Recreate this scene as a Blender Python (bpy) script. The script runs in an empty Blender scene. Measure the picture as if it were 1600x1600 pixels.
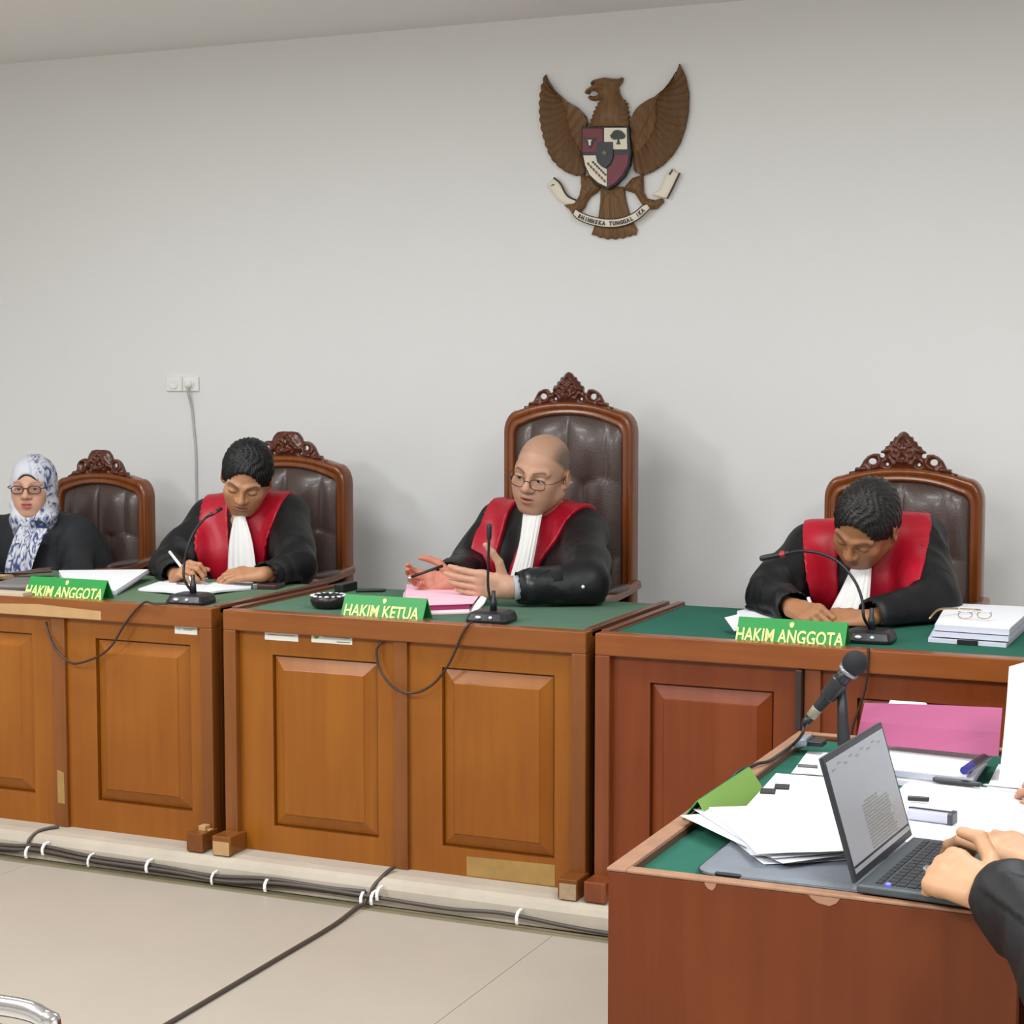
import bpy, bmesh, math, random
import numpy as np
from mathutils import Vector, Matrix

random.seed(7)
C = bpy.context.scene.collection
PI = math.pi

# ------------------------------------------------------------------ camera
CAM_Z, FPX = 1.56, 2800.0
PITCH = math.atan(220.0 / FPX)
YAW = math.atan(1240.0 * math.cos(PITCH) / FPX)
cam_d = bpy.data.cameras.new('camera')
cam = bpy.data.objects.new('camera', cam_d)
C.objects.link(cam)
cam_d.sensor_width = 36.0
cam_d.lens = 36.0 * FPX / 1600.0
cam_d.clip_start = 0.05
cam.location = (0, 0, CAM_Z)
cam.rotation_euler = (PI / 2 - PITCH, 0, YAW)
bpy.context.scene.camera = cam

# ------------------------------------------------------------------ world, lamps, exposure
sc = bpy.context.scene
sc.view_settings.view_transform = 'Standard'
sc.view_settings.look = 'None'
sc.view_settings.gamma = 1.0
sc.view_settings.use_curve_mapping = False
sc.view_settings.exposure = 0.27
w = bpy.data.worlds.new('world')
sc.world = w
w.use_nodes = True
w.node_tree.nodes['Background'].inputs[0].default_value = (0.9, 0.93, 1.0, 1)
w.node_tree.nodes['Background'].inputs[1].default_value = 0.3


def lamp(name, loc, sx, sy, power, col=(0.94, 0.97, 1.0)):
    d = bpy.data.lights.new(name, 'AREA')
    d.shape = 'RECTANGLE'
    d.size, d.size_y = sx, sy
    d.energy = power
    d.color = col
    o = bpy.data.objects.new(name, d)
    C.objects.link(o)
    o.location = loc
    return o


lamp('ceiling_lamp', (-4.4, 1.2, 2.84), 0.6, 1.2, 95)
lamp('ceiling_lamp', (0.9, 1.2, 2.84), 0.6, 1.2, 95)
lamp('ceiling_lamp', (-1.8, 0.6, 2.84), 1.2, 0.6, 85)
bare = bpy.data.lights.new('ceiling_fill', 'POINT')  # added unseen point fill that lifts the ceiling, not a real fixture
bare.energy, bare.shadow_soft_size, bare.color = 34, 0.3, (0.94, 0.97, 1.0)
fill_o = bpy.data.objects.new('ceiling_fill', bare)
C.objects.link(fill_o)
fill_o.location = (-2.6, 1.5, 2.35)
lamp('ceiling_lamp', (-3.6, 3.9, 2.84), 1.2, 0.4, 34)
lamp('ceiling_lamp', (-0.6, 3.9, 2.84), 1.2, 0.4, 34)

# ------------------------------------------------------------------ helpers
_cx = np.array([math.cos(YAW), math.sin(YAW), 0.0])
_fw = np.array([-math.sin(YAW) * math.cos(PITCH), math.cos(YAW) * math.cos(PITCH), -math.sin(PITCH)])
_up = np.cross(_cx, _fw)
EYE = np.array([0, 0, CAM_Z])


def ray(px, py):
    return _fw + _cx * (px - 800.0) / FPX - _up * (py - 800.0) / FPX


def at(px, py, y):
    """world point where the survey ray of a photograph pixel meets the vertical plane y"""
    d = ray(px, py)
    return EYE + d * (y / d[1])


def onz(px, py, z):
    d = ray(px, py)
    return EYE + d * ((z - CAM_Z) / d[2])


def srgb(h):
    h = h.lstrip('#')
    out = []
    for i in (0, 2, 4):
        c = int(h[i:i + 2], 16) / 255.0
        out.append(c / 12.92 if c <= 0.04045 else ((c + 0.055) / 1.055) ** 2.4)
    return (*out, 1.0)


def mat(name, col, rough=0.5, metal=0.0, bump=0.0, bscale=60.0, var=0.0, vscale=6.0, spec=0.5, coat=0.0,
        emit=0.0, trans=0.0, stretch=(1, 1, 1), col2=None, attr=None, sheen=0.0):
    m = bpy.data.materials.new(name)
    m.use_nodes = True
    nt = m.node_tree
    b = nt.nodes['Principled BSDF']
    c = srgb(col) if isinstance(col, str) else (*col[:3], 1.0)
    b.inputs['Base Color'].default_value = c
    b.inputs['Roughness'].default_value = rough
    b.inputs['Metallic'].default_value = metal
    b.inputs['Specular IOR Level'].default_value = spec
    b.inputs['Coat Weight'].default_value = coat
    b.inputs['Coat Roughness'].default_value = 0.15
    b.inputs['Transmission Weight'].default_value = trans
    b.inputs['Sheen Weight'].default_value = sheen
    if emit:
        b.inputs['Emission Color'].default_value = c
        b.inputs['Emission Strength'].default_value = emit
    tc = mp = None
    if var or bump:
        tc = nt.nodes.new('ShaderNodeTexCoord')
        mp = nt.nodes.new('ShaderNodeMapping')
        mp.inputs['Scale'].default_value = stretch
        nt.links.new(tc.outputs['Object'], mp.inputs['Vector'])
    src = None
    if attr:
        a = nt.nodes.new('ShaderNodeAttribute')
        a.attribute_name = attr
        src = a.outputs['Color']
        nt.links.new(src, b.inputs['Base Color'])
    if var:
        n = nt.nodes.new('ShaderNodeTexNoise')
        n.inputs['Scale'].default_value = vscale
        n.inputs['Detail'].default_value = 6.0
        n.inputs['Roughness'].default_value = 0.62
        nt.links.new(mp.outputs['Vector'], n.inputs['Vector'])
        r = nt.nodes.new('ShaderNodeMapRange')
        r.inputs['From Min'].default_value = 0.3
        r.inputs['From Max'].default_value = 0.7
        nt.links.new(n.outputs['Fac'], r.inputs['Value'])
        mx = nt.nodes.new('ShaderNodeMix')
        mx.data_type = 'RGBA'
        c2 = srgb(col2) if col2 else tuple(max(0.0, x * (1.0 - var)) for x in c[:3]) + (1.0,)
        nt.links.new(r.outputs['Result'], mx.inputs['Factor'])
        mx.inputs['A'].default_value = c
        mx.inputs['B'].default_value = c2
        nt.links.new(mx.outputs['Result'], b.inputs['Base Color'])
    if bump:
        n = nt.nodes.new('ShaderNodeTexNoise')
        n.inputs['Scale'].default_value = bscale
        n.inputs['Detail'].default_value = 4.0
        nt.links.new(mp.outputs['Vector'], n.inputs['Vector'])
        bp = nt.nodes.new('ShaderNodeBump')
        bp.inputs['Strength'].default_value = bump
        bp.inputs['Distance'].default_value = 0.004
        nt.links.new(n.outputs['Fac'], bp.inputs['Height'])
        nt.links.new(bp.outputs['Normal'], b.inputs['Normal'])
    return m


def wood(name, a, b_, rough=0.32, axis='z', scale=1.0, coat=0.25, dim=0.62):
    """grain: noise drawn out along one axis, two tones, plus broad tone drift"""
    m = bpy.data.materials.new(name)
    m.use_nodes = True
    nt = m.node_tree
    p = nt.nodes['Principled BSDF']
    p.inputs['Roughness'].default_value = rough
    p.inputs['Coat Weight'].default_value = coat
    p.inputs['Coat Roughness'].default_value = 0.2
    p.inputs['Specular IOR Level'].default_value = 0.25
    tc = nt.nodes.new('ShaderNodeTexCoord')
    mp = nt.nodes.new('ShaderNodeMapping')
    s = {'x': (0.6, 9, 9), 'y': (9, 0.6, 9), 'z': (9, 9, 0.6)}[axis]
    mp.inputs['Scale'].default_value = [v * scale for v in s]
    nt.links.new(tc.outputs['Object'], mp.inputs['Vector'])
    n = nt.nodes.new('ShaderNodeTexNoise')
    n.inputs['Scale'].default_value = 4.0
    n.inputs['Detail'].default_value = 7.0
    n.inputs['Roughness'].default_value = 0.6
    n.inputs['Distortion'].default_value = 0.4
    nt.links.new(mp.outputs['Vector'], n.inputs['Vector'])
    n2 = nt.nodes.new('ShaderNodeTexNoise')
    n2.inputs['Scale'].default_value = 2.2
    n2.inputs['Detail'].default_value = 3.0
    nt.links.new(tc.outputs['Object'], n2.inputs['Vector'])
    ad = nt.nodes.new('ShaderNodeMath')
    ad.operation = 'ADD'
    nt.links.new(n.outputs['Fac'], ad.inputs[0])
    nt.links.new(n2.outputs['Fac'], ad.inputs[1])
    r = nt.nodes.new('ShaderNodeMapRange')
    r.inputs['From Min'].default_value = 0.7
    r.inputs['From Max'].default_value = 1.3
    nt.links.new(ad.outputs[0], r.inputs['Value'])
    mx = nt.nodes.new('ShaderNodeMix')
    mx.data_type = 'RGBA'
    nt.links.new(r.outputs['Result'], mx.inputs['Factor'])
    mx.inputs['A'].default_value = [v * dim for v in srgb(a)[:3]] + [1]
    mx.inputs['B'].default_value = [v * dim for v in srgb(b_)[:3]] + [1]
    nt.links.new(mx.outputs['Result'], p.inputs['Base Color'])
    bp = nt.nodes.new('ShaderNodeBump')
    bp.inputs['Strength'].default_value = 0.12
    bp.inputs['Distance'].default_value = 0.002
    nt.links.new(n.outputs['Fac'], bp.inputs['Height'])
    nt.links.new(bp.outputs['Normal'], p.inputs['Normal'])
    return m


ORG = {}


def org(o):
    return ORG.get(o.name, np.zeros(3))


def tag(o, label=None, cat=None, group=None, kind=None):
    if label:
        o['label'] = label
    if cat:
        o['category'] = cat
    if group:
        o['group'] = group
    if kind:
        o['kind'] = kind
    return o


def thing(name, loc, label, cat, group=None):
    o = bpy.data.objects.new(name, None)
    C.objects.link(o)
    o.location = tuple(loc)
    o.empty_display_size = 0.05
    ORG[o.name] = np.array(loc, float)
    return tag(o, label, cat, group)


def put(name, V, F, m, parent=None, smooth=False, bevel=0.0, loc=None, col=None, mats=None, midx=None):
    """ONE mesh object from world-space vertices; its origin is its thing's base (or loc)"""
    V = np.asarray(V, dtype=np.float64).reshape(-1, 3)
    o0 = org(parent) if parent is not None else (np.array(loc, float) if loc is not None else np.zeros(3))
    me = bpy.data.meshes.new(name)
    W = V - o0
    if isinstance(F, np.ndarray):
        k = F.shape[1]
        me.vertices.add(len(W))
        me.vertices.foreach_set('co', W.astype(np.float32).ravel())
        me.loops.add(F.size)
        me.loops.foreach_set('vertex_index', F.astype(np.int32).ravel())
        me.polygons.add(len(F))
        me.polygons.foreach_set('loop_start', np.arange(0, F.size, k, dtype=np.int32))
        me.polygons.foreach_set('loop_total', np.full(len(F), k, dtype=np.int32))
        me.update(calc_edges=True)
    else:
        me.from_pydata([tuple(v) for v in W], [], F)
        me.update()
    if smooth:
        me.polygons.foreach_set('use_smooth', [True] * len(me.polygons))
    if col is not None:
        ca = me.color_attributes.new('Col', 'FLOAT_COLOR', 'POINT')
        cc = np.ones((len(V), 4), np.float32)
        cc[:, :3] = col
        ca.data.foreach_set('color', cc.ravel())
    for mm in (mats or [m]):
        me.materials.append(mm)
    if midx is not None:
        me.polygons.foreach_set('material_index', np.asarray(midx, dtype=np.int32))
    o = bpy.data.objects.new(name, me)
    C.objects.link(o)
    if parent is not None:
        o.parent = parent
    else:
        o.location = tuple(o0)
    ORG[o.name] = o0
    if bevel:
        b = o.modifiers.new('bevel', 'BEVEL')
        b.width = bevel
        b.segments = 2
        b.limit_method = 'ANGLE'
    return o


def unit(v):
    v = np.asarray(v, float)
    return v / max(np.linalg.norm(v), 1e-9)


def spline(P, n=8):
    """Catmull-Rom through points"""
    P = [np.asarray(p, float) for p in P]
    if len(P) < 3:
        return P
    Q = [2 * P[0] - P[1]] + P + [2 * P[-1] - P[-2]]
    out = []
    for i in range(1, len(Q) - 2):
        a, b, c, d = Q[i - 1:i + 3]
        for k in range(n):
            t = k / n
            out.append(0.5 * ((2 * b) + (c - a) * t + (2 * a - 5 * b + 4 * c - d) * t * t + (3 * b - a - 3 * c + d) * t ** 3))
    out.append(P[-1])
    return out


class MB:
    """collects shapes into one mesh"""

    def __init__(s):
        s.V, s.F = [], []

    def add(s, V, F):
        o = len(s.V)
        s.V.extend([tuple(map(float, v)) for v in V])
        s.F.extend([tuple(i + o for i in f) for f in F])
        return s

    def box(s, lo, hi):
        (a, b, c), (d, e, f) = lo, hi
        return s.add([(a, b, c), (d, b, c), (d, e, c), (a, e, c), (a, b, f), (d, b, f), (d, e, f), (a, e, f)],
                     [(0, 3, 2, 1), (4, 5, 6, 7), (0, 1, 5, 4), (1, 2, 6, 5), (2, 3, 7, 6), (3, 0, 4, 7)])

    def obox(s, c, ax, ay, az):
        """oriented box: centre and three half-axis vectors"""
        c, ax, ay, az = (np.asarray(v, float) for v in (c, ax, ay, az))
        V = [c + i * ax + j * ay + k * az for k in (-1, 1) for i, j in ((-1, -1), (1, -1), (1, 1), (-1, 1))]
        return s.add(V, [(0, 3, 2, 1), (4, 5, 6, 7), (0, 1, 5, 4), (1, 2, 6, 5), (2, 3, 7, 6), (3, 0, 4, 7)])

    def prism(s, P, d):
        """closed outline P (3-D points) pushed along d"""
        n = len(P)
        P = [np.asarray(p, float) for p in P]
        d = np.asarray(d, float)
        F = [tuple(range(n - 1, -1, -1)), tuple(range(n, 2 * n))]
        F += [(i, (i + 1) % n, n + (i + 1) % n, n + i) for i in range(n)]
        return s.add(P + [p + d for p in P], F)

    def tube(s, P, r, k=8, cap=True):
        P = [np.asarray(p, float) for p in P]
        R = r if hasattr(r, '__len__') else [r] * len(P)
        V, F = [], []
        n0 = None
        for i, p in enumerate(P):
            t = unit(P[min(i + 1, len(P) - 1)] - P[max(i - 1, 0)])
            if n0 is None:
                n0 = np.cross(t, (0, 0, 1) if abs(t[2]) < 0.9 else (1, 0, 0))
            n0 = unit(n0 - t * (n0 @ t))
            b = np.cross(t, n0)
            for j in range(k):
                a = 2 * PI * j / k
                V.append(p + R[i] * (math.cos(a) * n0 + math.sin(a) * b))
        for i in range(len(P) - 1):
            for j in range(k):
                F.append((i * k + j, i * k + (j + 1) % k, (i + 1) * k + (j + 1) % k, (i + 1) * k + j))
        if cap:
            F.append(tuple(range(k - 1, -1, -1)))
            F.append(tuple((len(P) - 1) * k + j for j in range(k)))
        return s.add(V, F)

    def lathe(s, prof, c, axis=(0, 0, 1), k=16):
        """profile [(r, h)] about an axis through c"""
        ax = unit(axis)
        u = unit(np.cross(ax, (0, 0, 1) if abs(ax[2]) < 0.9 else (1, 0, 0)))
        v = np.cross(ax, u)
        V, F = [], []
        for r, h in prof:
            for j in range(k):
                a = 2 * PI * j / k
                V.append(np.asarray(c, float) + ax * h + max(r, 1e-5) * (math.cos(a) * u + math.sin(a) * v))
        for i in range(len(prof) - 1):
            for j in range(k):
                F.append((i * k + j, i * k + (j + 1) % k, (i + 1) * k + (j + 1) % k, (i + 1) * k + j))
        F.append(tuple(range(k - 1, -1, -1)))
        F.append(tuple((len(prof) - 1) * k + j for j in range(k)))
        return s.add(V, F)

    def ball(s, c, r, k=12, R=None):
        r = np.array([r, r, r] if not hasattr(r, '__len__') else r, float)
        V, F = [], []
        m = k // 2 + 1
        for i in range(m + 1):
            ph = PI * i / m
            for j in range(k):
                th = 2 * PI * j / k
                q = r * np.array([math.sin(ph) * math.cos(th), math.sin(ph) * math.sin(th), math.cos(ph)])
                V.append(np.asarray(c, float) + (R @ q if R is not None else q))
        for i in range(m):
            for j in range(k):
                F.append((i * k + j, (i + 1) * k + j, (i + 1) * k + (j + 1) % k, i * k + (j + 1) % k))
        return s.add(V, F)

    def grid(s, G, closed=False):
        """rows of points"""
        h, wd = len(G), len(G[0])
        V = [p for row in G for p in row]
        F = []
        for i in range(h - 1):
            for j in range(wd if closed else wd - 1):
                F.append((i * wd + j, i * wd + (j + 1) % wd, (i + 1) * wd + (j + 1) % wd, (i + 1) * wd + j))
        return s.add(V, F)

    def slab(s, G, d):
        """grid of points given thickness d (vector)"""
        h, wd = len(G), len(G[0])
        d = np.asarray(d, float)
        A = [np.asarray(p, float) for row in G for p in row]
        V = A + [p + d for p in A]
        n = h * wd
        F = []
        for i in range(h - 1):
            for j in range(wd - 1):
                q = (i * wd + j, i * wd + j + 1, (i + 1) * wd + j + 1, (i + 1) * wd + j)
                F.append(q)
                F.append(tuple(n + x for x in reversed(q)))
        rim = [j for j in range(wd)] + [i * wd + wd - 1 for i in range(1, h)] + \
              [(h - 1) * wd + j for j in range(wd - 2, -1, -1)] + [i * wd for i in range(h - 2, 0, -1)]
        for a, b in zip(rim, rim[1:] + rim[:1]):
            F.append((a, n + a, n + b, b))
        return s.add(V, F)

    def build(s, name, m, parent=None, smooth=False, bevel=0.0, loc=None):
        return put(name, s.V, s.F, m, parent, smooth, bevel, loc)


# ---- signed-distance modelling: smooth unions meshed with surface nets
class Field:
    def __init__(s, lo, hi, h):
        s.lo = np.array(lo, float)
        s.h = h
        s.n = np.ceil((np.array(hi, float) - s.lo) / h).astype(int) + 1
        s.d = np.full(tuple(s.n), 1.0, np.float32)

    def copy(s):
        f = Field.__new__(Field)
        f.lo, f.h, f.n, f.d = s.lo, s.h, s.n, s.d.copy()
        return f

    def win(s, lo, hi):
        a = np.maximum(np.floor((np.asarray(lo) - s.lo) / s.h).astype(int), 0)
        b = np.minimum(np.ceil((np.asarray(hi) - s.lo) / s.h).astype(int) + 1, s.n)
        if (b <= a).any():
            return None
        ax = [(s.lo[i] + s.h * np.arange(a[i], b[i])).astype(np.float32) for i in range(3)]
        return tuple(slice(x, y) for x, y in zip(a, b)), ax[0][:, None, None], ax[1][None, :, None], ax[2][None, None, :]

    def merge(s, sl, e, k, op):
        d = s.d[sl]
        if op == 'u':
            hh = np.maximum(k - np.abs(d - e), 0) / k
            s.d[sl] = np.minimum(d, e) - hh * hh * k * 0.25
        else:
            e = -e
            hh = np.maximum(k - np.abs(d - e), 0) / k
            s.d[sl] = np.maximum(d, e) + hh * hh * k * 0.25

    def cap(s, a, b, ra, rb=None, k=0.02, op='u'):
        rb = ra if rb is None else rb
        a, b = np.asarray(a, float), np.asarray(b, float)
        m = max(ra, rb) + k + 2.5 * s.h
        w_ = s.win(np.minimum(a, b) - m, np.maximum(a, b) + m)
        if w_ is None:
            return s
        sl, X, Y, Z = w_
        ab = b - a
        L = max(ab @ ab, 1e-12)
        t = np.clip(((X - a[0]) * ab[0] + (Y - a[1]) * ab[1] + (Z - a[2]) * ab[2]) / L, 0, 1)
        e = np.sqrt((X - a[0] - t * ab[0]) ** 2 + (Y - a[1] - t * ab[1]) ** 2 + (Z - a[2] - t * ab[2]) ** 2) - (ra + (rb - ra) * t)
        s.merge(sl, e.astype(np.float32), k, op)
        return s

    def chain(s, P, R, k=0.02, op='u'):
        for i in range(len(P) - 1):
            s.cap(P[i], P[i + 1], R[i], R[i + 1], k, op)
        return s

    def ell(s, c, r, k=0.02, op='u', R=None):
        c, r = np.asarray(c, float), np.asarray(r, float)
        mr = r if R is None else np.full(3, r.max())
        m = mr + k + 2.5 * s.h
        w_ = s.win(c - m, c + m)
        if w_ is None:
            return s
        sl, X, Y, Z = w_
        x, y, z = X - c[0], Y - c[1], Z - c[2]
        if R is not None:
            x, y, z = (R[0, i] * x + R[1, i] * y + R[2, i] * z for i in range(3))
        k0 = np.sqrt((x / r[0]) ** 2 + (y / r[1]) ** 2 + (z / r[2]) ** 2)
        k1 = np.sqrt((x / r[0] ** 2) ** 2 + (y / r[1] ** 2) ** 2 + (z / r[2] ** 2) ** 2)
        e = k0 * (k0 - 1.0) / np.maximum(k1, 1e-6)
        s.merge(sl, e.astype(np.float32), k, op)
        return s

    def plane(s, p, n, k=0.01):
        """cut away the side n points to"""
        n = unit(n)
        sl, X, Y, Z = s.win(s.lo, s.lo + s.h * (s.n - 1))
        e = (X - p[0]) * n[0] + (Y - p[1]) * n[1] + (Z - p[2]) * n[2]
        s.merge(sl, (-e).astype(np.float32), k, 's')
        return s

    def coords(s):
        return s.win(s.lo, s.lo + s.h * (s.n - 1))[1:]

    def mesh(s):
        D = s.d
        S = D < 0
        nx, ny, nz = (v - 1 for v in D.shape)
        cnt = np.zeros((nx, ny, nz), np.int8)
        for i in (0, 1):
            for j in (0, 1):
                for k in (0, 1):
                    cnt += S[i:i + nx, j:j + ny, k:k + nz]
        act = (cnt > 0) & (cnt < 8)
        I = np.argwhere(act)
        idx = np.full((nx, ny, nz), -1, np.int32)
        idx[act] = np.arange(len(I))
        acc = np.zeros((len(I), 3))
        num = np.zeros(len(I))
        cor = {}
        for c in ((0, 0, 0), (1, 0, 0), (0, 1, 0), (1, 1, 0), (0, 0, 1), (1, 0, 1), (0, 1, 1), (1, 1, 1)):
            cor[c] = D[I[:, 0] + c[0], I[:, 1] + c[1], I[:, 2] + c[2]].astype(np.float64)
        for c in cor:
            for ax in range(3):
                if c[ax] == 0:
                    e = list(c)
                    e[ax] = 1
                    a, b = cor[c], cor[tuple(e)]
                    ok = (a < 0) != (b < 0)
                    t = np.where(ok, a / np.where(ok, a - b, 1), 0)
                    p = np.tile(np.array(c, float), (len(I), 1))
                    p[:, ax] += t
                    acc += p * ok[:, None]
                    num += ok
        V = s.lo + s.h * (I + acc / np.maximum(num, 1)[:, None])
        quads = []
        for ax in range(3):
            a_, b_ = (ax + 1) % 3, (ax + 2) % 3
            lo = [slice(None)] * 3
            hi = [slice(None)] * 3
            lo[ax], hi[ax] = slice(0, -1), slice(1, None)
            for q in (lo, hi):
                q[a_] = slice(1, -1)
                q[b_] = slice(1, -1)
            s0, s1 = S[tuple(lo)], S[tuple(hi)]
            E = np.argwhere(s0 != s1)
            if not len(E):
                continue
            inside = s0[E[:, 0], E[:, 1], E[:, 2]]
            P = E.copy()
            P[:, a_] += 1
            P[:, b_] += 1
            ids = []
            for da, db in ((-1, -1), (0, -1), (0, 0), (-1, 0)):
                q = P.copy()
                q[:, a_] += da
                q[:, b_] += db
                ids.append(idx[q[:, 0], q[:, 1], q[:, 2]])
            Q = np.stack(ids, 1)
            Q[~inside] = Q[~inside][:, ::-1]
            quads.append(Q)
        return V, np.concatenate(quads)


def vnormals(V, F):
    n = np.cross(V[F[:, 2]] - V[F[:, 0]], V[F[:, 3]] - V[F[:, 1]])
    N = np.zeros_like(V)
    for i in range(4):
        np.add.at(N, F[:, i], n)
    return N / np.maximum(np.linalg.norm(N, axis=1), 1e-12)[:, None]


def poly2d(X, Y, P):
    """signed distance to a 2-D polygon (negative inside)"""
    P = np.asarray(P, float)
    d = np.full(np.broadcast(X, Y).shape, 1e9)
    ins = np.zeros(d.shape, bool)
    for (ax, ay), (bx, by) in zip(P, np.roll(P, -1, 0)):
        ex, ey = bx - ax, by - ay
        t = np.clip(((X - ax) * ex + (Y - ay) * ey) / max(ex * ex + ey * ey, 1e-12), 0, 1)
        d = np.minimum(d, (X - ax - t * ex) ** 2 + (Y - ay - t * ey) ** 2)
        if ay != by:
            ins ^= ((ay > Y) != (by > Y)) & (X < (bx - ax) * (Y - ay) / (by - ay) + ax)
    return np.where(ins, -1, 1) * np.sqrt(d)


def plate(P, holes, t0, bulge, s, h, relief=None, ribs=()):
    """carved board: 2-D outline P (u, v) minus holes, front swelling towards the middle. Returns V (u, depth, v), F.
    depth 0 is the back, the front stands at t0 + bulge."""
    P = np.asarray(P, float)
    lo, hi = P.min(0) - 3 * h, P.max(0) + 3 * h
    f = Field((lo[0], -0.004 - h, lo[1]), (hi[0], t0 + bulge * 1.6 + 4 * h, hi[1]), h)
    X, Y, Z = f.coords()
    U, W_ = X[:, :, 0], Z[0]
    d2 = poly2d(U, W_, P)
    for q in holes:
        d2 = np.maximum(d2, -poly2d(U, W_, q))
    top = t0 + bulge * (1 - np.exp(np.minimum(d2, 0) / s))
    if relief is not None:
        top = top + relief(U, W_)
    for (pts, r, hgt) in ribs:
        pts = np.asarray(pts, float)
        dd = np.full(U.shape[:1] + W_.shape[1:], 1e9)
        for a, b in zip(pts[:-1], pts[1:]):
            e = b - a
            t = np.clip(((U - a[0]) * e[0] + (W_ - a[1]) * e[1]) / max(e @ e, 1e-12), 0, 1)
            dd = np.minimum(dd, (U - a[0] - t * e[0]) ** 2 + (W_ - a[1] - t * e[1]) ** 2)
        top = top + hgt * np.exp(-dd / (r * r))
    d3 = np.maximum(d2[:, None, :], np.maximum(Y - top[:, None, :], -Y))
    f.d = d3.astype(np.float32)
    return f.mesh()


def text_geo(txt, size, bold=0.03, sx=1.0, depth=0.001, align='CENTER', space=1.0):
    cu = bpy.data.curves.new('lettering', 'FONT')
    cu.body = txt
    cu.size = size
    cu.align_x = align
    cu.extrude = depth
    cu.offset = bold * size
    cu.space_character = space
    cu.resolution_u = 3
    t = bpy.data.objects.new('lettering', cu)
    C.objects.link(t)
    dg = bpy.context.evaluated_depsgraph_get()
    me = t.evaluated_get(dg).to_mesh()
    V = np.array([v.co[:] for v in me.vertices]).reshape(-1, 3)
    F = [tuple(p.vertices) for p in me.polygons]
    t.evaluated_get(dg).to_mesh_clear()
    bpy.data.objects.remove(t)
    bpy.data.curves.remove(cu)
    V[:, 0] *= sx
    return V, F


def text_mesh(txt, size, M, name, m, parent, **k):
    V, F = text_geo(txt, size, **k)
    V = V @ np.asarray(M)[:3, :3].T + np.asarray(M)[:3, 3]
    return put(name, V, F, m, parent)


def frame_m(o, x, y):
    x, y = unit(x), unit(y)
    M = np.eye(4)
    M[:3, 0], M[:3, 1], M[:3, 2], M[:3, 3] = x, y, np.cross(x, y), o
    return M
# ------------------------------------------------------------------ materials
M_wall = mat('wall_paint', '#e4e4e2', 0.75, var=0.02, vscale=0.8, bump=0.05, bscale=180)
M_ceil = mat('ceiling_paint', '#ebe8e6', 0.8)
M_floor = mat('floor_vinyl', '#a89f92', 0.42, var=0.06, vscale=3.0, bump=0.03, bscale=40)
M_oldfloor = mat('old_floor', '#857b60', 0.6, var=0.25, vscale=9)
M_kerb = mat('step_cement', '#b3a897', 0.6, var=0.16, vscale=7, bump=0.12, bscale=50)
W_out = wood('wood_frame', '#9c5d28', '#824818', axis='z')
W_outx = wood('wood_rail', '#a66229', '#8a4a1a', axis='x')
W_pan = wood('wood_panel', '#b26c1e', '#9d5716', axis='z', scale=0.7, coat=0.1)
W_rout = wood('red_wood_frame', '#98522a', '#7d3c1a', axis='z')
W_routx = wood('red_wood_rail', '#a96029', '#8b461a', axis='x')
W_rpan = wood('red_wood_panel', '#94481f', '#7d3715', axis='z', scale=0.7, coat=0.1)
W_end = wood('bench_end_wood', '#82401a', '#703211', axis='z', scale=0.6, rough=0.5, coat=0.05)
W_edge = mat('bare_wood_edge', '#9c7357', 0.5, var=0.25, vscale=30)
W_bare = mat('bare_wood', '#9c7a40', 0.6, var=0.2, vscale=20)
W_pale = mat('pale_veneer_backing', '#b48f5f', 0.55, var=0.12, vscale=20)
W_rim = wood('rim_wood', '#8a5640', '#6d3d2a', axis='y')
M_felt = mat('green_felt', '#55735f', 0.95, var=0.15, vscale=5, bump=0.2, bscale=400, spec=0.1)
M_felt0 = mat('faded_green_felt', '#62785f', 0.95, var=0.15, vscale=5, bump=0.2, bscale=400, spec=0.1)
M_felt2 = mat('deep_green_felt', '#2d6151', 0.95, var=0.12, vscale=5, bump=0.2, bscale=400, spec=0.1)
M_black = mat('black_plastic', '#17181a', 0.38)
M_rubber = mat('black_rubber', '#231f1d', 0.5)
M_white = mat('white_plastic', '#e9e9e4', 0.45)
M_paper = mat('paper', '#e6e7ea', 0.8)
M_paper2 = mat('grey_paper', '#c3c4cf', 0.8)
M_ink = mat('ink', '#5c5e66', 0.8)
M_pink = mat('pink_card', '#96456a', 0.7)
M_pinkp = mat('pink_paper', '#f6c2d2', 0.75)
M_mag = mat('magenta_card', '#a8285f', 0.7)
M_green = mat('nameplate_green', '#20863a', 0.4)
M_lime = mat('nameplate_lime', '#6f9440', 0.5)
M_gold = mat('gold_letter', '#e6e08a', 0.45)
M_chrome = mat('chrome', '#d6d6d8', 0.12, metal=1.0)
M_steel = mat('dull_steel', '#8f9092', 0.35, metal=0.8)

# ------------------------------------------------------------------ the room
YW, ZC = 6.45, 2.911
X0, X1, Y0 = -6.6, 2.6, -2.6


def struct(name, mb, m, parent=None, **k):
    o = mb.build(name, m, parent, **k)
    if parent is None:
        o['kind'] = 'structure'
    return o


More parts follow.
